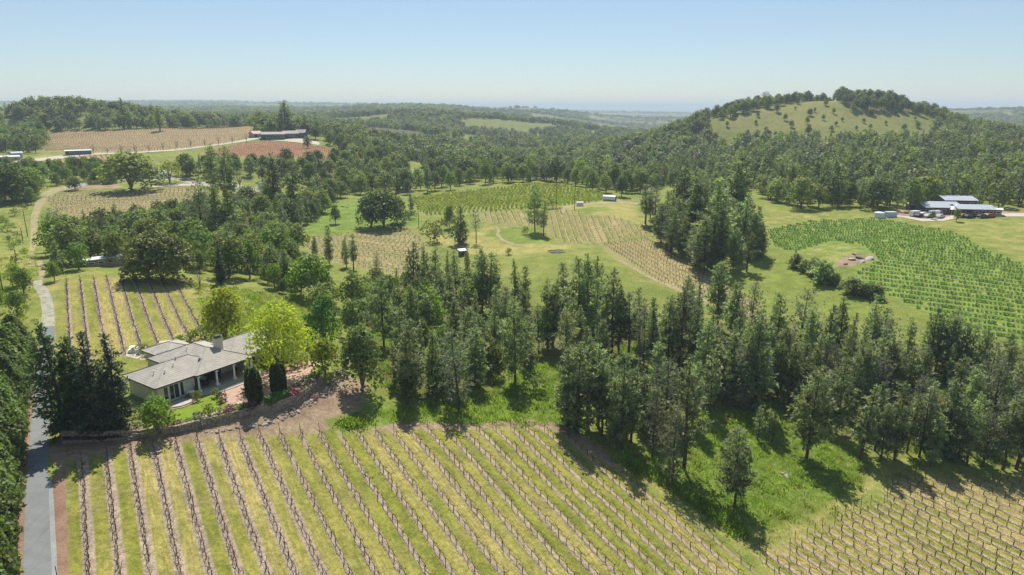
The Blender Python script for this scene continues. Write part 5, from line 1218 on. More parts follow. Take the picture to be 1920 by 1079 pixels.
def rock(x, y, s, label, group=None, k=0, zoff=.15, sq=1.0):
    o = link(bpy.data.objects.new('rock', ROCKS[k % 6])); o.location = (x, y, float(height(x, y))+s*zoff); o.rotation_euler = (rw.normal(0,.2), rw.normal(0,.2), rw.uniform(0, 6.28)); o.scale = (s, s, s*sq)
    return tag(o, label, 'rock', group)
rr = resample(gpoly([(652,700),(636,712),(622,728),(602,742),(578,757),(548,774),(515,790),(470,801),(430,807),(385,811)]), .36)
for i, p in enumerate(rr):
    if i > 125: break
    for _ in range(2 if i < 60 else 1):
        rock(p[0]+rw.normal(0,.38 if i < 60 else .16), p[1]+rw.normal(0,.38 if i < 60 else .16), rw.uniform(.17,.40), 'brown and pale rubble stone in the loose row below the garden wall', 'stones of the rubble row below the garden wall', i+_)
# ---------------------------------------------------------------- garden plants and furniture
column('column_cypress', 600, 5.0, .55); column('column_cypress', 601, 4.6, .5)
broadleaf('low_shrub', 610, H=1.3, R=.9, trunk=0, lobes=6, leaf=.2, mat=M_OAK, limb_n=2, dens=1.0); broadleaf('low_shrub', 611, H=1.3, R=.9, trunk=0, lobes=6, leaf=.2, mat=M_FRESH, limb_n=2, dens=1.0)
broadleaf('flower_shrub', 612, H=1.2, R=.9, trunk=0, lobes=6, leaf=.2, mat=M_PINKFLOWER, limb_n=2, dens=1.0); broadleaf('dry_shrub', 613, H=1.2, R=1.0, trunk=0, lobes=6, leaf=.2, mat=M_GREY, limb_n=2, dens=.9)
broadleaf('purple_shrub', 614, H=1.2, R=.9, trunk=0, lobes=6, leaf=.2, mat=foliage_mat('plum_leaves', (.030,.020,.024), (.075,.045,.05), .2), limb_n=2, dens=1.0)
def plant_px(kind, v, px, py, H, wid, name, label, cat, group=None):
    g = g1(px, py); tm, cm, H0, R = TREE[kind][v]; e = empty(name, g, label, cat, group, float(rw.uniform(0, 6.28))); s = H/H0; e.scale = (s*wid, s*wid, s)
    link(bpy.data.objects.new('crown', cm), e)
    if tm is not None and len(tm.vertices): link(bpy.data.objects.new('trunk', tm), e)
for i, (px, py, h) in enumerate([(471,753,4.9),(479,757,5.2),(486,752,4.6)]): plant_px('column_cypress', i % 2, px, py, h, 1, 'cypress_tree', f'{["left","front","rear right"][i]} column of the clipped cypress trio left on the patio edge', 'cypress')
for i, (px, py, h) in enumerate([(516,737,4.4),(523,741,4.8),(531,736,4.3)]): plant_px('column_cypress', (i+1) % 2, px, py, h, 1, 'cypress_tree', f'{["left","front","rear right"][i]} column of the clipped cypress trio by the box hedge', 'cypress')
for px, py, h, wd, k, v, lab in [(370,752,1.6,.8,'low_shrub',0,'olive shrub in a planting bed at the lawn corner by the first column'),(392,779,1.9,.7,'low_shrub',0,'tall olive shrub standing at the lower edge of the lawn'),(417,752,1.5,.8,'dry_shrub',0,'leafless potted shrub where lawn and patio meet'),(405,745,1.4,.8,'low_shrub',1,'green shrub between lawn and patio near the second column'),
      (430,775,1.1,1.3,'flower_shrub',0,'pink flowering shrub above the wall near the garden path'),(548,744,1.4,1.5,'flower_shrub',0,'large pink flowering bush beside the box hedge'),(560,735,1.2,1.4,'dry_shrub',0,'dry grey shrub right of the large pink bush'),(578,722,1.1,1.7,'dry_shrub',0,'dry mauve shrub at the upper end of the garden wall'),(474,768,1.1,1.4,'purple_shrub',0,'dark plum shrub spilling over the garden wall'),
      (455,768,.9,1.3,'low_shrub',0,'low olive shrub left of the plum shrub'),(404,790,.8,1.5,'low_shrub',0,'low shrub on top of the wall under the tall olive shrub'),(375,797,.8,1.4,'dry_shrub',0,'dry low shrub on top of the wall near the path end'),(500,760,.8,1.3,'low_shrub',1,'low green shrub at the foot of the box hedge'),(592,748,.7,1.4,'flower_shrub',0,'small red-pink shrub on the bank below the wall end'),
      (545,690,2.6,1.2,'low_shrub',0,'dark rounded shrub below the willowy lime tree'),(520,688,2.4,1.3,'low_shrub',0,'dark rounded shrub behind the box hedge columns'),(565,684,2.0,1.3,'low_shrub',0,'dark shrub right under the willowy lime tree'),(495,692,1.8,1.2,'low_shrub',0,'dark shrub at the right end of the porch'),
      (268,660,1.3,2.0,'low_shrub',0,'rounded hedge on the forecourt island behind the house'),(282,664,1.2,1.6,'low_shrub',1,'lighter shrub on the forecourt island'),(338,645,1.6,1.3,'fresh_bush',0,'green bush behind the small rear roof'),(365,640,2.2,1.2,'fresh_bush',1,'bright bush behind the house ridge'),(385,633,2.6,1.2,'fresh_bush',0,'bright bush below the yellow-green tree'),(262,780,1.5,1.2,'low_shrub',1,'green shrub at the left end wall of the house'),
      (618,716,1.4,1.4,'low_shrub',0,'shrub at the foot of the round lime-green tree'),(636,706,1.2,1.5,'dry_shrub',0,'brownish shrub beside the round lime-green tree')]:
    plant_px(k, v, px, py, h, wd, 'shrub', lab, 'shrub')
_gw = np.random.default_rng(23)
for i, t_ in enumerate(np.linspace(.05, .97, 30)):
    q_ = np.array(TERR_PX)[::-1]; px_ = np.interp(t_*(len(q_)-1), np.arange(len(q_)), q_[:,0]); py_ = np.interp(t_*(len(q_)-1), np.arange(len(q_)), q_[:,1])-13-_gw.uniform(0, 9)
    kk = ['low_shrub', 'low_shrub', 'dry_shrub', 'flower_shrub'][int(_gw.integers(0, 4))]; v_ = int(_gw.integers(0, 2)) if kk == 'low_shrub' else 0
    w_ = {'low_shrub': ('low green shrub', 'low green shrubs'), 'dry_shrub': ('dry greyish shrub', 'dry greyish shrubs'), 'flower_shrub': ('small pink flowering shrub', 'small pink flowering shrubs')}[kk]
    plant_px(kk, v_, px_, py_, float(_gw.uniform(.5, 1.1)), float(_gw.uniform(1.0, 1.5)), 'shrub', w_[0]+' in the planted bed along the top of the garden wall', 'shrub', w_[1]+' in the bed along the garden wall')
hx = g1(520, 752); hd = np.array([g1(538, 741)[0]-g1(503, 757)[0], g1(538, 741)[1]-g1(503, 757)[1]]); ha = math.atan2(hd[1], hd[0])
rng = np.random.default_rng(640); n = 2600; q = rng.uniform(-1, 1, (n, 3)); ax = rng.integers(0, 3, n); q[np.arange(n), ax] = np.sign(q[np.arange(n), ax]+1e-6); q[ax == 2, 2] = 1
nn = np.zeros((n, 3)); nn[np.arange(n), ax] = np.sign(q[np.arange(n), ax]); C = q*np.array([1.7, .55, .55])+np.array([0,0,.55])
V, F, T = leaves(C, nn+np.array([0,0,.2]), .2, .45, 1, rng, .6, None, .5)
o = link(bpy.data.objects.new('box_hedge', mesh_np('box_hedge', V, [F], M_EMER, tint=T))); o.location = hx; o.rotation_euler = (0, 0, ha); tag(o, 'clipped rectangular green hedge between the cypress trio and the pink bush', 'hedge')
def furniture(s, q, z, kind, label, rz=0.0, group=None):
    x, y = house_xy(s, q)
    if kind == 'table':
        t = empty('patio_table', (x, y, z), label, 'table', group, rz); m = MB(); m.tube([(0,0,.70),(0,0,.74)], [.62,.62], 14); m.build('top', M_WHITE if 'white' in label else M_DARK, t)
        for a in range(4):
            m = MB(); m.tube([(.4*math.cos(a*1.57),.4*math.sin(a*1.57),0),(.35*math.cos(a*1.57),.35*math.sin(a*1.57),.70)], .03, 4); m.build('leg', M_DARK, t)
    elif kind == 'chair':
        t = empty('patio_chair', (x, y, z), label, 'chair', group, rz); m = MB(); m.box(-.26,.26,-.26,.26,.40,.46); m.build('seat', M_DARK, t); m = MB(); m.box(-.26,.26,.22,.27,.46,.95); m.build('backrest', M_DARK, t)
        for a in (-.23,.23):
            for b in (-.23,.23): m = MB(); m.tube([(a,b,0),(a,b,.40)], .025, 4); m.build('leg', M_DARK, t)
    elif kind == 'lounger':
        t = empty('sun_lounger', (x, y, z), label, 'lounger', group, rz); m = MB(); m.box(-.3,.3,-.9,.3,.25,.33); m.build('seat', M_DARK, t); m = MB(); m.add([(-.3,.3,.27),(.3,.3,.27),(.3,.85,.72),(-.3,.85,.72),(-.3,.3,.34),(.3,.3,.34),(.3,.82,.79),(-.3,.82,.79)], [(0,1,2,3),(4,5,6,7),(0,1,5,4),(2,3,7,6),(0,3,7,4),(1,2,6,5)]); m.build('backrest', M_DARK, t)
        for a in (-.26,.26):
            for b in (-.8,.25): m = MB(); m.tube([(a,b,0),(a,b,.25)], .025, 4); m.build('leg', M_DARK, t)
    elif kind == 'pot':
        t = empty('plant_pot', (x, y, z), label, 'pot', group, rz); m = MB(); m.tube([(0,0,0),(0,0,.35),(0,0,.42)], [.18,.27,.29], 10); m.build('body', M_TERRA, t); cm = TREE['low_shrub'][1][1]; c = link(bpy.data.objects.new('plant', cm), t); c.location = (0,0,.4); c.scale = (.35,.35,.5)
    elif kind == 'grill':
        t = empty('grill', (x, y, z), label, 'grill', group, rz); m = MB(); m.box(-.6,.6,-.3,.3,.75,.95); m.tube([(-.45,0,.97),(.45,0,.97)], .27, 10); m.build('hood', M_DARK, t); m = MB(); m.box(-.45,.45,-.25,.25,.05,.74); m.build('cabinet', M_DARK, t)
furniture(5.0, .35, .16, 'table', 'small white garden table outside the french doors')
furniture(5.9, .5, .16, 'chair', 'dark chair beside the small white garden table', 1.0); furniture(4.2, .7, .16, 'chair', 'dark chair left of the small white garden table', -1.2)
furniture(8.0, -1.6, FZ, 'table', 'dark round table under the porch between the first two columns'); furniture(7.2, -1.2, FZ, 'chair', 'dark chair left of the round porch table', -1.3); furniture(8.9, -1.2, FZ, 'chair', 'dark chair right of the round porch table', 1.2); furniture(8.0, -.5, FZ, 'chair', 'dark chair in front of the round porch table', 3.1)
furniture(11, -1.8, FZ, 'lounger', 'dark lounger under the porch between second and third column', .6); furniture(14.0, -1.7, FZ, 'lounger', 'dark lounger under the porch right of the third column', .4); furniture(10.3, -2.9, FZ, 'grill', 'black barbecue grill against the porch back wall')
g = g1(463, 735); furniture(*[float(v) for v in np.linalg.solve(np.array([[.557,.83],[.83,-.557]]), g[:2]-HOUSE_O)], g[2]+.02, 'lounger', 'dark lounger on the brick patio near the cypress trio', 2.2)
g = g1(495, 728); furniture(*[float(v) for v in np.linalg.solve(np.array([[.557,.83],[.83,-.557]]), g[:2]-HOUSE_O)], g[2]+.02, 'chair', 'dark chair on the shady patio behind the cypress trio', 2.0)
for i, (s, q, lab) in enumerate([(6.1,-.1,'terracotta pot at the foot of the first porch column'),(13.2,.0,'terracotta pot near the third porch column'),(9.9,.1,'terracotta pot near the second porch column')]): furniture(s, q, FZ, 'pot', lab)
g = g1(415, 757); furniture(*[float(v) for v in np.linalg.solve(np.array([[.557,.83],[.83,-.557]]), g[:2]-HOUSE_O)], g[2], 'pot', 'large terracotta pot at the corner of lawn and patio')
fo = g1(250, 660); t = empty('fountain', fo, 'white round fountain on the forecourt island behind the house', 'fountain'); m = MB(); m.tube([(0,0,0),(0,0,.4),(0,0,.45)], [.75,.85,.8], 16); m.build('basin', M_WHITE, t); m = MB(); m.tube([(0,0,.4),(0,0,.9),(0,0,1.0)], [.2,.15,.55], 12); m.build('bowl', M_WHITE, t)
# ---------------------------------------------------------------- the tall hedge along the driveway
for s in range(3):
    r = np.random.default_rng(650+s); n = 5200; H, R = 7.8, 2.4
    h = r.uniform(.0, 1, n)**.8; a = r.uniform(0, 6.283, n); rad = R*np.minimum(1, ((1-h)/.7))**.7*(1+.16*np.sin(a*3+s)*np.sin(h*9+s)+.10*np.sin(a*7+h*17))*r.uniform(.72, 1.03, n)
    C = np.stack([rad*np.cos(a), rad*np.sin(a), h*H], -1); D = nrm(np.stack([np.cos(a), np.sin(a), .35+1.2*h**2], -1)); mb = MB(); mb.tube([(0,0,-.4),(0,0,H*.8)], [.16,.05], 6)
    store('hedge_tree', mb, [leaves(C, D, .46, .36, 2, r, .8, np.clip(r.normal(.5,.22,n)+.2*np.sin(a*5+h*14), 0, 1), .6)], M_HEDGE, M_BARK, H, R)
RL = gpoly(ROAD_L); hy = RL[:,1]; yy = 40.0; i = 0
NTH = ORD
while yy < 113:
    xl = float(np.interp(yy, hy, RL[:,0])) if hy[0] < hy[-1] else float(np.interp(-yy, -hy, RL[:,0]))
    s = float(rw.uniform(.88, 1.12)); x = xl-.9-2.5*s-(yy > 112)*1.2; tm, cm, H, R = TREE['hedge_tree'][i % 3]
    p = project(x, yy, float(height(x, yy))+4)
    e = empty('hedge_tree', (x, yy, float(height(x, yy))), f'dense evergreen in the tall hedge row beside the driveway', 'hedge', 'evergreens of the tall hedge along the driveway', float(rw.uniform(0, 6.28))); e.scale = (s, s, s*float(rw.uniform(.9, 1.08)))
    link(bpy.data.objects.new('trunk', tm), e); link(bpy.data.objects.new('crown', cm), e); yy += 2.7*s; i += 1
# ---------------------------------------------------------------- other buildings, poles, vehicles, rocks
M_METALROOF = plain('grey_metal_roof', (.36, .39, .44), .45, .5, .08, .6); M_PALEROOF = plain('pale_metal_roof', (.66, .68, .68), .45, .5, .08, .6); M_MAUVEROOF = plain('mauve_shingle', (.36, .31, .29), .8, .2, .12, 1)
M_REDROOF = plain('pinkish_roof', (.58, .42, .38), .8, .2, .1, 1); M_BARNWALL = plain('slate_blue_cladding', (.075, .10, .13), .8, .25, .15, 1.2); M_WINEWALL = plain('dark_brown_cladding', (.13, .10, .085), .85, .2, .15, 1.2)
M_PALEWALL = plain('pale_grey_cladding', (.46, .52, .54), .8, .25, .08, 1.2); M_GREENWALL = plain('dark_green_cladding', (.07, .11, .10), .8, .25, .12, 1.2); M_TAN = plain('tan_cladding', (.36, .29, .22), .85, .2, .12, 1.2); M_CANVAS = plain('white_canvas', (.80, .80, .78), .7, .2, .05, 1)
def gable(name, label, cat, px, py, W, D, Hh, roof, wallm, roofm, rz=0.0, over=.5, windows=3, doors=1, parent=None, at=None, wings=()):
    """Building W x D with walls Hh high and a ridge along its length (or a single slope), doors and windows towards the viewer."""
    g = g1(px, py) if at is None else at
    az_ = math.atan2(g[0], g[1]); t = empty(name, g, label, cat, None, -az_+rz)
    z0 = -1.5
    w = MB(); w.box(-W/2, W/2, 0, D, z0, Hh)
    rise = roof*D/2
    w.add([(-W/2,0,Hh),(-W/2,D,Hh),(-W/2,D/2,Hh+rise),(W/2,0,Hh),(W/2,D,Hh),(W/2,D/2,Hh+rise)], [(0,1,2),(3,5,4),(0,2,5,3),(1,4,5,2)])
    w.build('wall', wallm, t)
    r = MB(); o = over; e = roof*o
    for a, b in ((-o, D/2), (D+o, D/2)):
        za = Hh-e; zb = Hh+rise
        r.add([(-W/2-o,a,za+.06),(W/2+o,a,za+.06),(W/2+o,b,zb+.06),(-W/2-o,b,zb+.06),(-W/2-o,a,za+.20),(W/2+o,a,za+.20),(W/2+o,b,zb+.20),(-W/2-o,b,zb+.20)], [(0,1,2,3),(4,5,6,7),(0,1,5,4),(1,2,6,5),(3,0,4,7)])
        for k in range(1, int(W/1.5)):
            x = -W/2+k*1.5; r.add([(x-.05,a,za+.20),(x+.05,a,za+.20),(x+.05,b,zb+.20),(x-.05,b,zb+.20),(x,a,za+.27),(x,b,zb+.27)], [(0,4,5,3),(1,4,5,2)])
    r.build('roof', roofm, t)
    n = windows+doors
    for k in range(n):
        x = -W/2+W*(k+.5)/n; m = MB()
        if k < doors: ww, a, b = min(1.5, W/n*.35), 0, min(2.4, Hh*.85)
        else: ww, a, b = min(.8, W/n*.3), Hh*.38, Hh*.75
        m.box(x-ww, x+ww, -.06, -.005, a, b); p = m.build('door' if k < doors else 'window', M_WHITE if k >= doors else M_DARK, t)
        if k >= doors: m = MB(); m.box(x-ww+.1, x+ww-.1, -.085, -.065, a+.1, b-.1); m.build('pane', M_GLASS, p)
    return t
gable('winery_barn', 'long slate-blue barn with a pale mauve roof above the red vineyard', 'barn', 513, 262.5, 19, 11, 4.6, .30, M_BARNWALL, M_MAUVEROOF, .06, windows=5)
gable('winery_barn', 'slate-blue barn wing with a hipped mauve roof at the right end of the long barn', 'barn', 548, 260, 12, 10, 4.2, .42, M_BARNWALL, M_MAUVEROOF, .35, windows=3)
gable('farm_shed', 'small gabled barn right of the blue barns on the ridge', 'barn', 563, 258.5, 8, 9, 4.2, .55, M_BARNWALL, M_MAUVEROOF, -.3, windows=2)
gable('farm_shed', 'small reddish gabled shed left of the long blue barn', 'shed', 484, 258, 8, 8, 3.2, .5, M_TAN, M_REDROOF, .5, windows=1)
gable('long_pavilion', 'long low dark green pavilion with a pale roof beside the plateau road', 'building', 148, 291, 15.5, 6, 2.9, .14, M_GREENWALL, M_PALEROOF, .05, windows=7)
gable('roadside_shed', 'low white-roofed shed at the left edge by the plateau road', 'shed', 14, 303, 14, 8, 2.8, .14, M_TAN, M_PALEROOF, .1, windows=2)
gable('roadside_shed', 'small teal shed behind the low white-roofed one at the left edge', 'shed', 34, 297, 6, 5, 3.4, .3, M_PALEWALL, M_METALROOF, .3, windows=1)
gable('hill_house', 'pale blue-white house behind the broad dark oak on the hill', 'house', 289, 335, 11, 8, 3.2, .22, M_PALEWALL, M_PALEROOF, .10, windows=4)
gable('hill_house', 'white annexe left of the pale hill house, under the broad oak', 'house', 258, 334, 8, 6, 2.8, .25, M_CANVAS, M_PALEROOF, -.1, windows=3)
gable('hill_house', 'white annexe right of the pale hill house, by the yellow-green tree', 'house', 311, 335, 6, 6, 2.7, .25, M_CANVAS, M_METALROOF, .2, windows=2)
gable('garden_shed', 'grey-roofed shed with pale walls at the top of the bright grass slope', 'shed', 606, 362, 9, 7, 2.9, .35, M_PALEWALL, M_METALROOF, -.3, windows=2)
gable('long_shed', 'long low shed with a white metal roof left of the huge live oak', 'shed', 200, 499, 13.0, 3.4, 1.9, .12, M_TAN, M_PALEROOF, .12, over=.3, windows=5)
gable('valley_house', 'house with a pinkish roof among trees right of the knoll vineyard', 'house', 1224, 337, 9.5, 8, 2.9, .34, M_WINEWALL, M_REDROOF, .1, windows=3)
gable('valley_house', 'pale roofed house half hidden in the forest left of the hill slope', 'house', 1331, 333, 8, 7, 4.6, .3, M_PALEWALL, M_REDROOF, .2, windows=2)
gable('hill_foot_house', 'small white house on the bare ledge at the left foot of the grassy hill', 'house', 1303, 245, 12, 8, 2.3, .16, M_CANVAS, M_PALEROOF, .1, windows=4)
# the winery at the foot of the slope
gable('winery_hall', 'large grey-roofed hall in the middle of the winery', 'winery', 1769, 402, 14, 14, 2.6, .20, M_WINEWALL, M_METALROOF, .45, windows=3, doors=2)
gable('winery_hall', 'rear grey-roofed hall behind the large one at the winery', 'winery', 1800, 394, 12, 11, 3.9, .2, M_WINEWALL, M_METALROOF, .45, windows=2)
gable('winery_hall', 'front brown hall with a grey roof at the right end of the winery', 'winery', 1830, 405, 13, 10, 2.5, .22, M_WINEWALL, M_METALROOF, .42, windows=3, doors=2)
gable('winery_shed', 'small pale-roofed shed just right of the brown hall', 'shed', 1864, 405, 4.6, 4, 2.4, .12, M_TAN, M_PALEROOF, .2, windows=1)
gable('winery_shed', 'low open-fronted shed with a pale roof left of the large hall', 'shed', 1722, 396, 7, 5, 2.4, .15, M_WINEWALL, M_PALEROOF, .3, windows=1)
g = g1(1797, 404); t = empty('white_tent', g, 'white peaked tent between the winery halls', 'tent', None, -.2)
m = MB(); m.add([(-2.6,0,2.1),(2.6,0,2.1),(2.6,5,2.1),(-2.6,5,2.1),(0,2.5,4.2)], [(0,1,4),(1,2,4),(2,3,4),(3,0,4),(0,3,2,1)]); m.build('canopy', M_CANVAS, t)
for x in (-2.5,2.5):
    for y in (.1,4.9): m = MB(); m.tube([(x,y,-.3),(x,y,2.12)], .06, 5); m.build('leg', M_WHITE, t)
M_TYRE = plain('rubber', (.02,.02,.02), .9, .2, .2, 5)
PAINT = {'white': plain('white_car_paint', (.74,.75,.76), .3, .5, .03, 1), 'silver': plain('silver_car_paint', (.42,.44,.46), .3, .6, .03, 1), 'dark': plain('dark_car_paint', (.03,.034,.045), .25, .6, .05, 1), 'red': plain('red_machine_paint', (.35,.06,.03), .4, .5, .08, 1)}
def vehicle(px, py, col, rz, label, name='parked_car', L=4.5, H=1.5, cat='car', van=False):
    g = g1(px, py); t = empty(name, g, label, cat, None, rz); W = .9
    body = MB(); prof = [(-L/2,.35),(L/2,.35),(L/2,.75),(L/2-.15,.85),(L*.24,.95),(L*.10,H),(-L*.34,H),(-L*.46,.98),(-L/2,.9)] if not van else [(-L/2,.4),(L/2,.4),(L/2,.95),(L/2-.5,1.15),(L/2-1.0,H),(-L/2,H)]
    n = len(prof); body.add([(x,-W,z) for x,z in prof]+[(x,W,z) for x,z in prof], [tuple(range(n)), tuple(range(2*n-1,n-1,-1))]+[(i,(i+1)%n,n+(i+1)%n,n+i) for i in range(n)]); body.build('body', PAINT[col], t)
    wn_ = MB(); a, b = (-L*.32, L*.08) if not van else (L/2-1.4, L/2-.9)
    for y in (-W-.01, W+.01): wn_.add([(a,y,1.0),(b+.2,y,1.0),(b,y,H-.12),(a+.1,y,H-.12)], [(0,1,2,3)])
    wn_.build('side_window', M_GLASS, t)
    for x in (-L*.31, L*.31):
        for y in (-W, W): m = MB(); m.tube([(x,y-.1,.33),(x,y+.1,.33)], .33, 10); m.build('wheel', M_TYRE, t)
vehicle(206, 340, 'silver', .6, 'silver car parked on the hill drive left of the broad oak'); vehicle(427, 349, 'white', .4, 'white car parked below the tall open pines on the hill yard'); vehicle(416, 350, 'dark', .2, 'dark car beside the white one below the open pines')
vehicle(493, 353, 'silver', 1.2, 'grey box truck at the right end of the hill yard', 'parked_truck', 5.5, 3.0, 'truck', True)
for px, py, c, r, l, v in [(1716,405,'white',.4,'white van at the left end of the winery vehicle row',1),(1724,407,'dark',.5,'dark car second in the winery vehicle row',0),(1733,405,'white',.3,'white car third in the winery vehicle row',0),(1742,408,'silver',.4,'silver pickup fourth in the winery vehicle row',0),(1754,405,'white',.2,'white van before the large winery hall',1),(1762,409,'silver',.6,'silver car at the bend of the winery drive',0),(1806,408,'red',.3,'red machine parked before the white tent',0),(1818,409,'dark',.2,'dark car before the brown winery hall',0),(1843,409,'dark',.1,'dark car at the right corner of the brown hall',0),(1855,408,'red',.2,'red tractor beside the small pale-roofed shed',0)]:
    vehicle(px, py, c, r, l, 'parked_van' if v else 'parked_car', 5.2 if v else 4.4, 2.1 if v else 1.5, 'van' if v else 'tractor' if 'tractor' in l else 'machine' if 'machine' in l else 'car', bool(v))
for px, py, l in [(1648,408,'pale grey water tank on the grass left of the winery'),]:
    g = g1(px, py); t = empty('water_tank', g, l, 'tank'); m = MB(); m.tube([(0,0,-.3),(0,0,2.0),(0,0,2.4)], [1.9,1.9,.3], 18); m.build('shell', M_PALEROOF, t); m = MB(); m.tube([(0,0,2.38),(0,0,2.52)], .28, 8); m.build('hatch', M_DARK, t)
    m = MB(); m.box(2.4, 6.5, -1.2, 1.2, -.2, 2.3); o = m.build('storage_container', M_PALEWALL); o.location = g; tag(o, 'pale grey storage container beside the water tank', 'container')
g = g1(1143, 377); t = empty('pipe_tank', g, 'big pale cylindrical tank lying on its side on the knoll', 'tank', None, -.35); m = MB(); m.tube([(-3.2,0,1.3),(3.0,0,1.3)], 1.3, 18); m.build('shell', M_PALEROOF, t)
m = MB(); m.tube([(3.0,0,1.3),(3.12,0,1.3)], [1.34,1.25], 18); m.build('end_cap', M_DARK, t)
for x in (-2,2): m = MB(); m.box(x-.2,x+.2,-1.0,1.0,-.3,.35); m.build('cradle', M_CONC, t)
g = g1(1088, 387); t = empty('pump_house', g, 'small white pump house on posts standing on the knoll', 'hut', None, .2); m = MB(); m.box(-1.3,1.3,0,1.8,.1,1.3); m.build('wall', M_WHITE, t); m = MB(); m.box(-1.6,1.6,-.3,2.1,1.6,1.72); m.build('roof', M_PALEROOF, t)
for x in (-1.5,1.5):
    for y in (-.2,2.0): m = MB(); m.tube([(x,y,-.3),(x,y,1.6)], .07, 5); m.build('post', M_WHITE, t)
g = g1(869, 480); t = empty('field_hut', g, 'small dark hut with a white roof on the meadow', 'hut', None, .5); m = MB(); m.box(-1.2,1.2,0,1.7,-.3,1.7); m.build('wall', M_WINEWALL, t); m = MB(); m.add([(-1.5,-.3,1.75),(1.5,-.3,1.75),(1.5,2.0,2.1),(-1.5,2.0,2.1),(-1.5,-.3,1.85),(1.5,-.3,1.85),(1.5,2.0,2.2),(-1.5,2.0,2.2)], [(0,1,2,3),(4,5,6,7),(0,1,5,4),(1,2,6,5),(2,3,7,6),(3,0,4,7)]); m.build('roof', M_CANVAS, t); m = MB(); m.box(-.4,.4,-.05,-.005,0,1.5); m.build('door', M_DARK, t)
# poles and wires
M_POLE = plain('utility_pole', (.14,.11,.085), .9, .1, .2, 3); M_CABLE = plain('cable', (.30,.30,.30), .6, .3, .05, 3)
POLES = {}
for key, px, b, tp, l in [('a',785,425,386,'wooden utility pole at the corner of the middle vineyard'),('b',1043,391,345,'wooden pole at the edge of the bright crest vineyard'),('c',1077,394,368,'short wooden pole left of the pump house'),('d',52,444,396,'tall wooden pole beside the dirt track'),('e',43,452,428,'shorter wooden pole beside the dirt track'),('f',5,545,498,'dark wooden pole at the left edge near the small green trees'),('g',456,436,408,'wooden pole among trees right of the slim pines'),('h',135,486,462,'wooden pole standing in the wooded dip'),('i',31,490,468,'wooden pole between rough grass and gravel drive')]:
    g = g1(px, b); H = (b-tp)/F_PX*depth_of(g)/CP; t = empty('utility_pole', g, l, 'pole'); m = MB(); m.tube([(0,0,-.5),(0,0,H)], [.15,.10], 7); m.build('post', M_POLE, t)
    if key in 'abdg': m = MB(); m.box(-1.0,1.0,-.06,.06,H-.7,H-.55); m.build('crossarm', M_POLE, t)
    POLES[key] = Vector((g[0], g[1], g[2]+H-.5))
def wire(a, b, label, sag=1.0):
    m = MB(); A, B = POLES[a], POLES[b]; m.tube([A.lerp(B, k/14)-Vector((0,0,sag*4*(k/14)*(1-k/14))) for k in range(15)], .035, 4); tag(m.build('power_line', M_CABLE), label, 'wire')
wire('a', 'g', 'power line crossing the bright grass slope', 1.4); wire('d', 'h', 'power line over the wooded dip from the tall pole', 1.0); wire('b', 'a', 'power line from the crest vineyard pole to the corner pole', 1.6)
# rocks, logs
for i, (px, py, s, l, gr) in enumerate([(1467,888,.55,'pale boulder lying in the grass of the front meadow',None),(1474,894,.75,'larger whitish boulder beside the pale one in the front meadow',None),(1163,884,.5,'white stone at the edge of the lower vineyard bank',None),
      (1596,487,1.5,'flat pale boulder on the bare knoll in the green vineyard','boulders on the bare knoll'),(1612,484,1.9,'biggest flat white boulder on the bare knoll','boulders on the bare knoll'),(1630,486,1.6,'pale boulder at the right of the bare knoll','boulders on the bare knoll'),(1585,495,1.0,'small pale boulder at the lower left of the bare knoll','boulders on the bare knoll'),(1618,492,1.2,'pale boulder in front of the biggest one on the knoll','boulders on the bare knoll'),(1604,478,1.1,'brown boulder at the back of the bare knoll','boulders on the bare knoll'),
      (845,444,.9,'pale boulder behind the bushes at the turnaround',None),(836,447,.8,'smaller grey boulder among the bushes at the turnaround',None),(643,388,1.3,'pale rock left of the oak clump on the grass slope',None),(650,390,1.0,'smaller pale rock on the bright grass slope',None),(765,417,1.1,'grey rock below the pine by the utility pole',None),(640,787,.4,'stone at the edge of the bare ground by the vineyard headland',None),(690,782,.4,'stone by the brush pile near the vineyard headland',None)]):
    rock(*g1(px, py)[:2], s, l, gr, i, .1, .55)
for i, (px, py, a) in enumerate([(1036,471,.2),(1042,473,.5),(1048,470,-.2),(1052,474,.1),(1040,475,-.4)]):
    g = g1(px, py); m = MB(); m.tube([(-1.6,0,.2),(1.6,.1,.25)], [.22,.17], 7); o = m.build('log', M_ROCK); o.location = g; o.rotation_euler = (0, 0, a); tag(o, 'grey log in the loose pile on the centre meadow', 'log', 'logs of the pile on the centre meadow')
for i, (px, py, a) in enumerate([(668,775,.3),(676,779,-.2),(684,777,.8),(662,780,.1)]):
    g = g1(px, py); m = MB(); m.tube([(-.9,0,.1),(.9,.1,.16)], [.10,.06], 6); o = m.build('log', M_PALEBARK); o.location = g; o.rotation_euler = (0, 0, a); tag(o, 'short log in the brush pile near the vineyard headland', 'log', 'logs of the brush pile near the headland')
# the clipped evergreens in a line at the edge of the green vineyard
for s in range(2): pine('round_conifer', 700+s, H=4.0, R=1.9, base=.0, dens=2.2, shape=.55, sparse=0, leaf=.5, k=6, limbs=False)
for i, (px, b, tp, w) in enumerate([(1493,503,478,1.2),(1508,509,487,1.1),(1524,517,485,1.0),(1543,531,490,1.15),(1567,535,514,1.2),(1597,552,521,1.2),(1608,553,525,1.1),(1621,557,532,1.1),(1634,560,534,1.1),(1645,562,536,1.0)]):
    g = g1(px, b); H = (b-tp)/F_PX*depth_of(g)/CP; tm, cm, H0, R = TREE['round_conifer'][i % 2]; e = empty('conifer_tree', g, f'{ORD[i]} from the upper end in the line of dark rounded evergreens beside the green vineyard', 'tree', None, float(rw.uniform(0,6.28))); s = H/H0; e.scale = (s*w, s*w, s)
    link(bpy.data.objects.new('crown', cm), e); link(bpy.data.objects.new('trunk', tm), e)
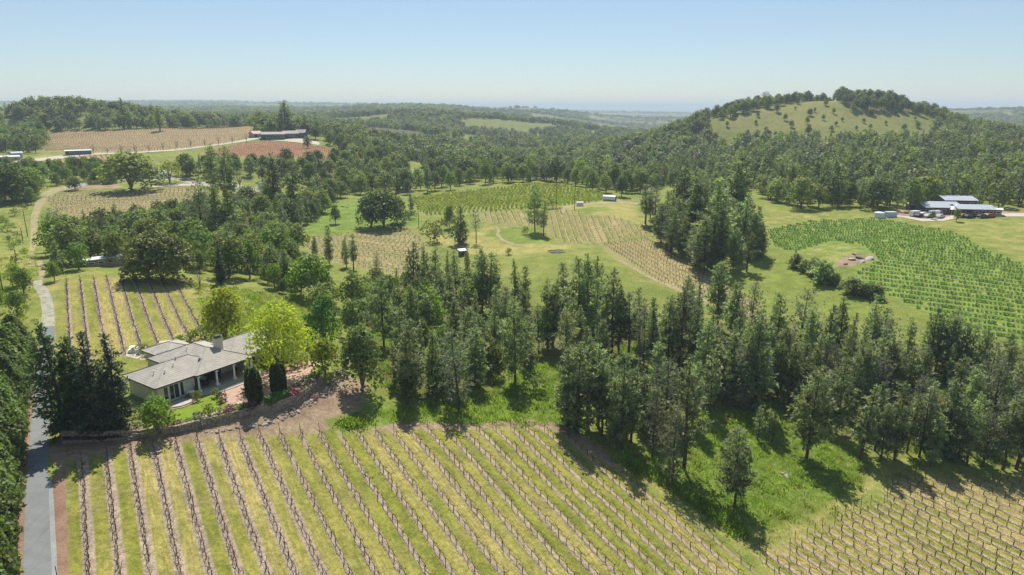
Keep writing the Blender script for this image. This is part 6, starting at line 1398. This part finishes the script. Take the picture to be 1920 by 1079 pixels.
# bare trees along the plateau road
for i, px in enumerate(range(176, 470, 26)):
    b = 289 - max(0, px-250)*.105; g = g1(px, b); k = i % 3; tm, cm, H0, R = TREE['bare_tree'][k]; s = float(rw.uniform(.65,.9)); e = empty('bare_tree', g, 'leafless roadside tree in the row along the plateau road', 'tree', 'leafless trees along the plateau road', float(rw.uniform(0,6.28))); e.scale = (s*.8,s*.8,s)
    link(bpy.data.objects.new('crown', cm), e); link(bpy.data.objects.new('trunk', tm), e)
# bushes planted on the mulched bed at the hill drive
for i in range(22):
    px = 164+(i % 11)*5.2+(i//11)*2.5; py = 343.5+(i//11)*3.5-(i % 11)*.25; g = g1(px, py); e = empty('shrub', g, 'small dark shrub in the planted bed beside the hill drive', 'shrub', 'shrubs in the planted bed beside the hill drive', float(rw.uniform(0,6.28))); e.scale = (.9,.9,.9); link(bpy.data.objects.new('crown', TREE['bush'][i % 3][1]), e)
# ---------------------------------------------------------------- grass and weeds standing up
def tuft(seed, n=16, h=.4, r=.3, mat=M_TALLGRASS, w=.1):
    q = np.random.default_rng(seed); C = np.stack([q.normal(0, r, n), q.normal(0, r, n), np.zeros(n)-.03], -1); D = nrm(np.stack([q.normal(0,.35,n), q.normal(0,.35,n), np.ones(n)], -1))
    V, F, T = leaves(C, D, h, w, 1, q, .15); return mesh_np('grass_tuft', V, [F], mat, tint=T)
M_STRAW = foliage_mat('straw_blades', (.26,.22,.07), (.42,.36,.14), .35)
TUFTS = [tuft(800+i, 14, .26, .28) for i in range(3)] + [tuft(810+i, 12, .22, .26, M_STRAW) for i in range(3)] + [tuft(820+i, 24, .6, .45, M_TALLGRASS, .13) for i in range(2)]
gr = np.random.default_rng(41); items = []
def grass_zone(px, n, tall, straw):
    P = gpoly(px); q = gr.uniform(P.min(0), P.max(0), (n*2, 2)); q = q[inside(q[:,0], q[:,1], P)][:n]; z = height(q[:,0], q[:,1])
    for p, zz in zip(q, z):
        u = gr.random(); k = int(gr.integers(6, 8)) if u < tall else int(gr.integers(3, 6)) if u < tall+straw else int(gr.integers(0, 3)); s = gr.uniform(.6, 1.4)
        items.append((p[0], p[1], zz, gr.uniform(0, 6.28), s, s*gr.uniform(.7, 1.2), k))
grass_zone([(1150,862),(1230,882),(1300,930),(1350,952),(1400,992),(1406,1010),(1370,1004),(1290,942),(1200,892)], 1100, .35, .1)
grass_zone([(1300,800),(1400,780),(1540,810),(1610,850),(1640,880),(1600,930),(1500,970),(1420,995),(1350,950),(1250,890),(1150,850),(1110,820),(1200,840)], 4200, .03, .3)
grass_zone([(690,770),(760,765),(900,730),(1000,690),(1060,690),(1060,800),(880,800),(740,792)], 3000, .06, .3)
grass_zone([(1060,808),(1160,870),(1280,950),(1400,1030),(1500,1000),(1600,955),(1660,895),(1740,890),(1720,865),(1590,945),(1480,985),(1410,1015),(1290,930),(1120,830)], 2600, .03, .6)
grass_zone([(360,530),(560,560),(640,600),(620,660),(400,640)], 5000, .03, .35)
grass_zone([(0,480),(70,470),(75,620),(40,640),(0,640)], 1800, .1, .4)
grass_zone([(628,792),(670,784),(700,792),(680,803),(640,804)], 160, .2, .2)
grass_zone([(1000,690),(1200,640),(1300,640),(1920,720),(1920,880),(1700,860),(1560,810),(1330,790),(1200,740)], 6000, .10, .45)
grass_zone([(640,600),(800,560),(1000,600),(1040,690),(900,730),(760,750),(680,710)], 4000, .12, .3)
# weeds in the vineyard alleys
for b in BL[:2]:
    P = b['P']; q = gr.uniform(P.min(0), P.max(0), (16000, 2)); q = q[inside(q[:,0], q[:,1], P)][:7000]; u = (q@b['n']-b['off'])/b['sp']; d = np.abs(u-np.round(u)); q = q[d > b['w']+.02]; z = height(q[:,0], q[:,1])
    for p, zz in zip(q, z): s = gr.uniform(.3, .7); items.append((p[0], p[1], zz, gr.uniform(0, 6.28), s, s*.6, int(gr.integers(0, 6))))
scatter('grass', items, [[m] for m in TUFTS], 'tufts of green and straw-coloured grass in meadows and vineyard alleys')
# ---------------------------------------------------------------- the air
hb = MB(); hb.box(-60000, 60000, -200, 62000, min(-130, float(GZ.min())-1), max(float(GZ.max())+14, 75))
t = NT('haze_air'); vol = t.n.new('ShaderNodeVolumePrincipled')
vol.inputs['Color'].default_value = (*HAZE_COLOR, 1); vol.inputs['Density'].default_value = HAZE_DENSITY; vol.inputs['Anisotropy'].default_value = 0.0
t.l.new(vol.outputs[0], t.out.inputs['Volume'])
tag(hb.build('haze', t.m), kind='stuff')
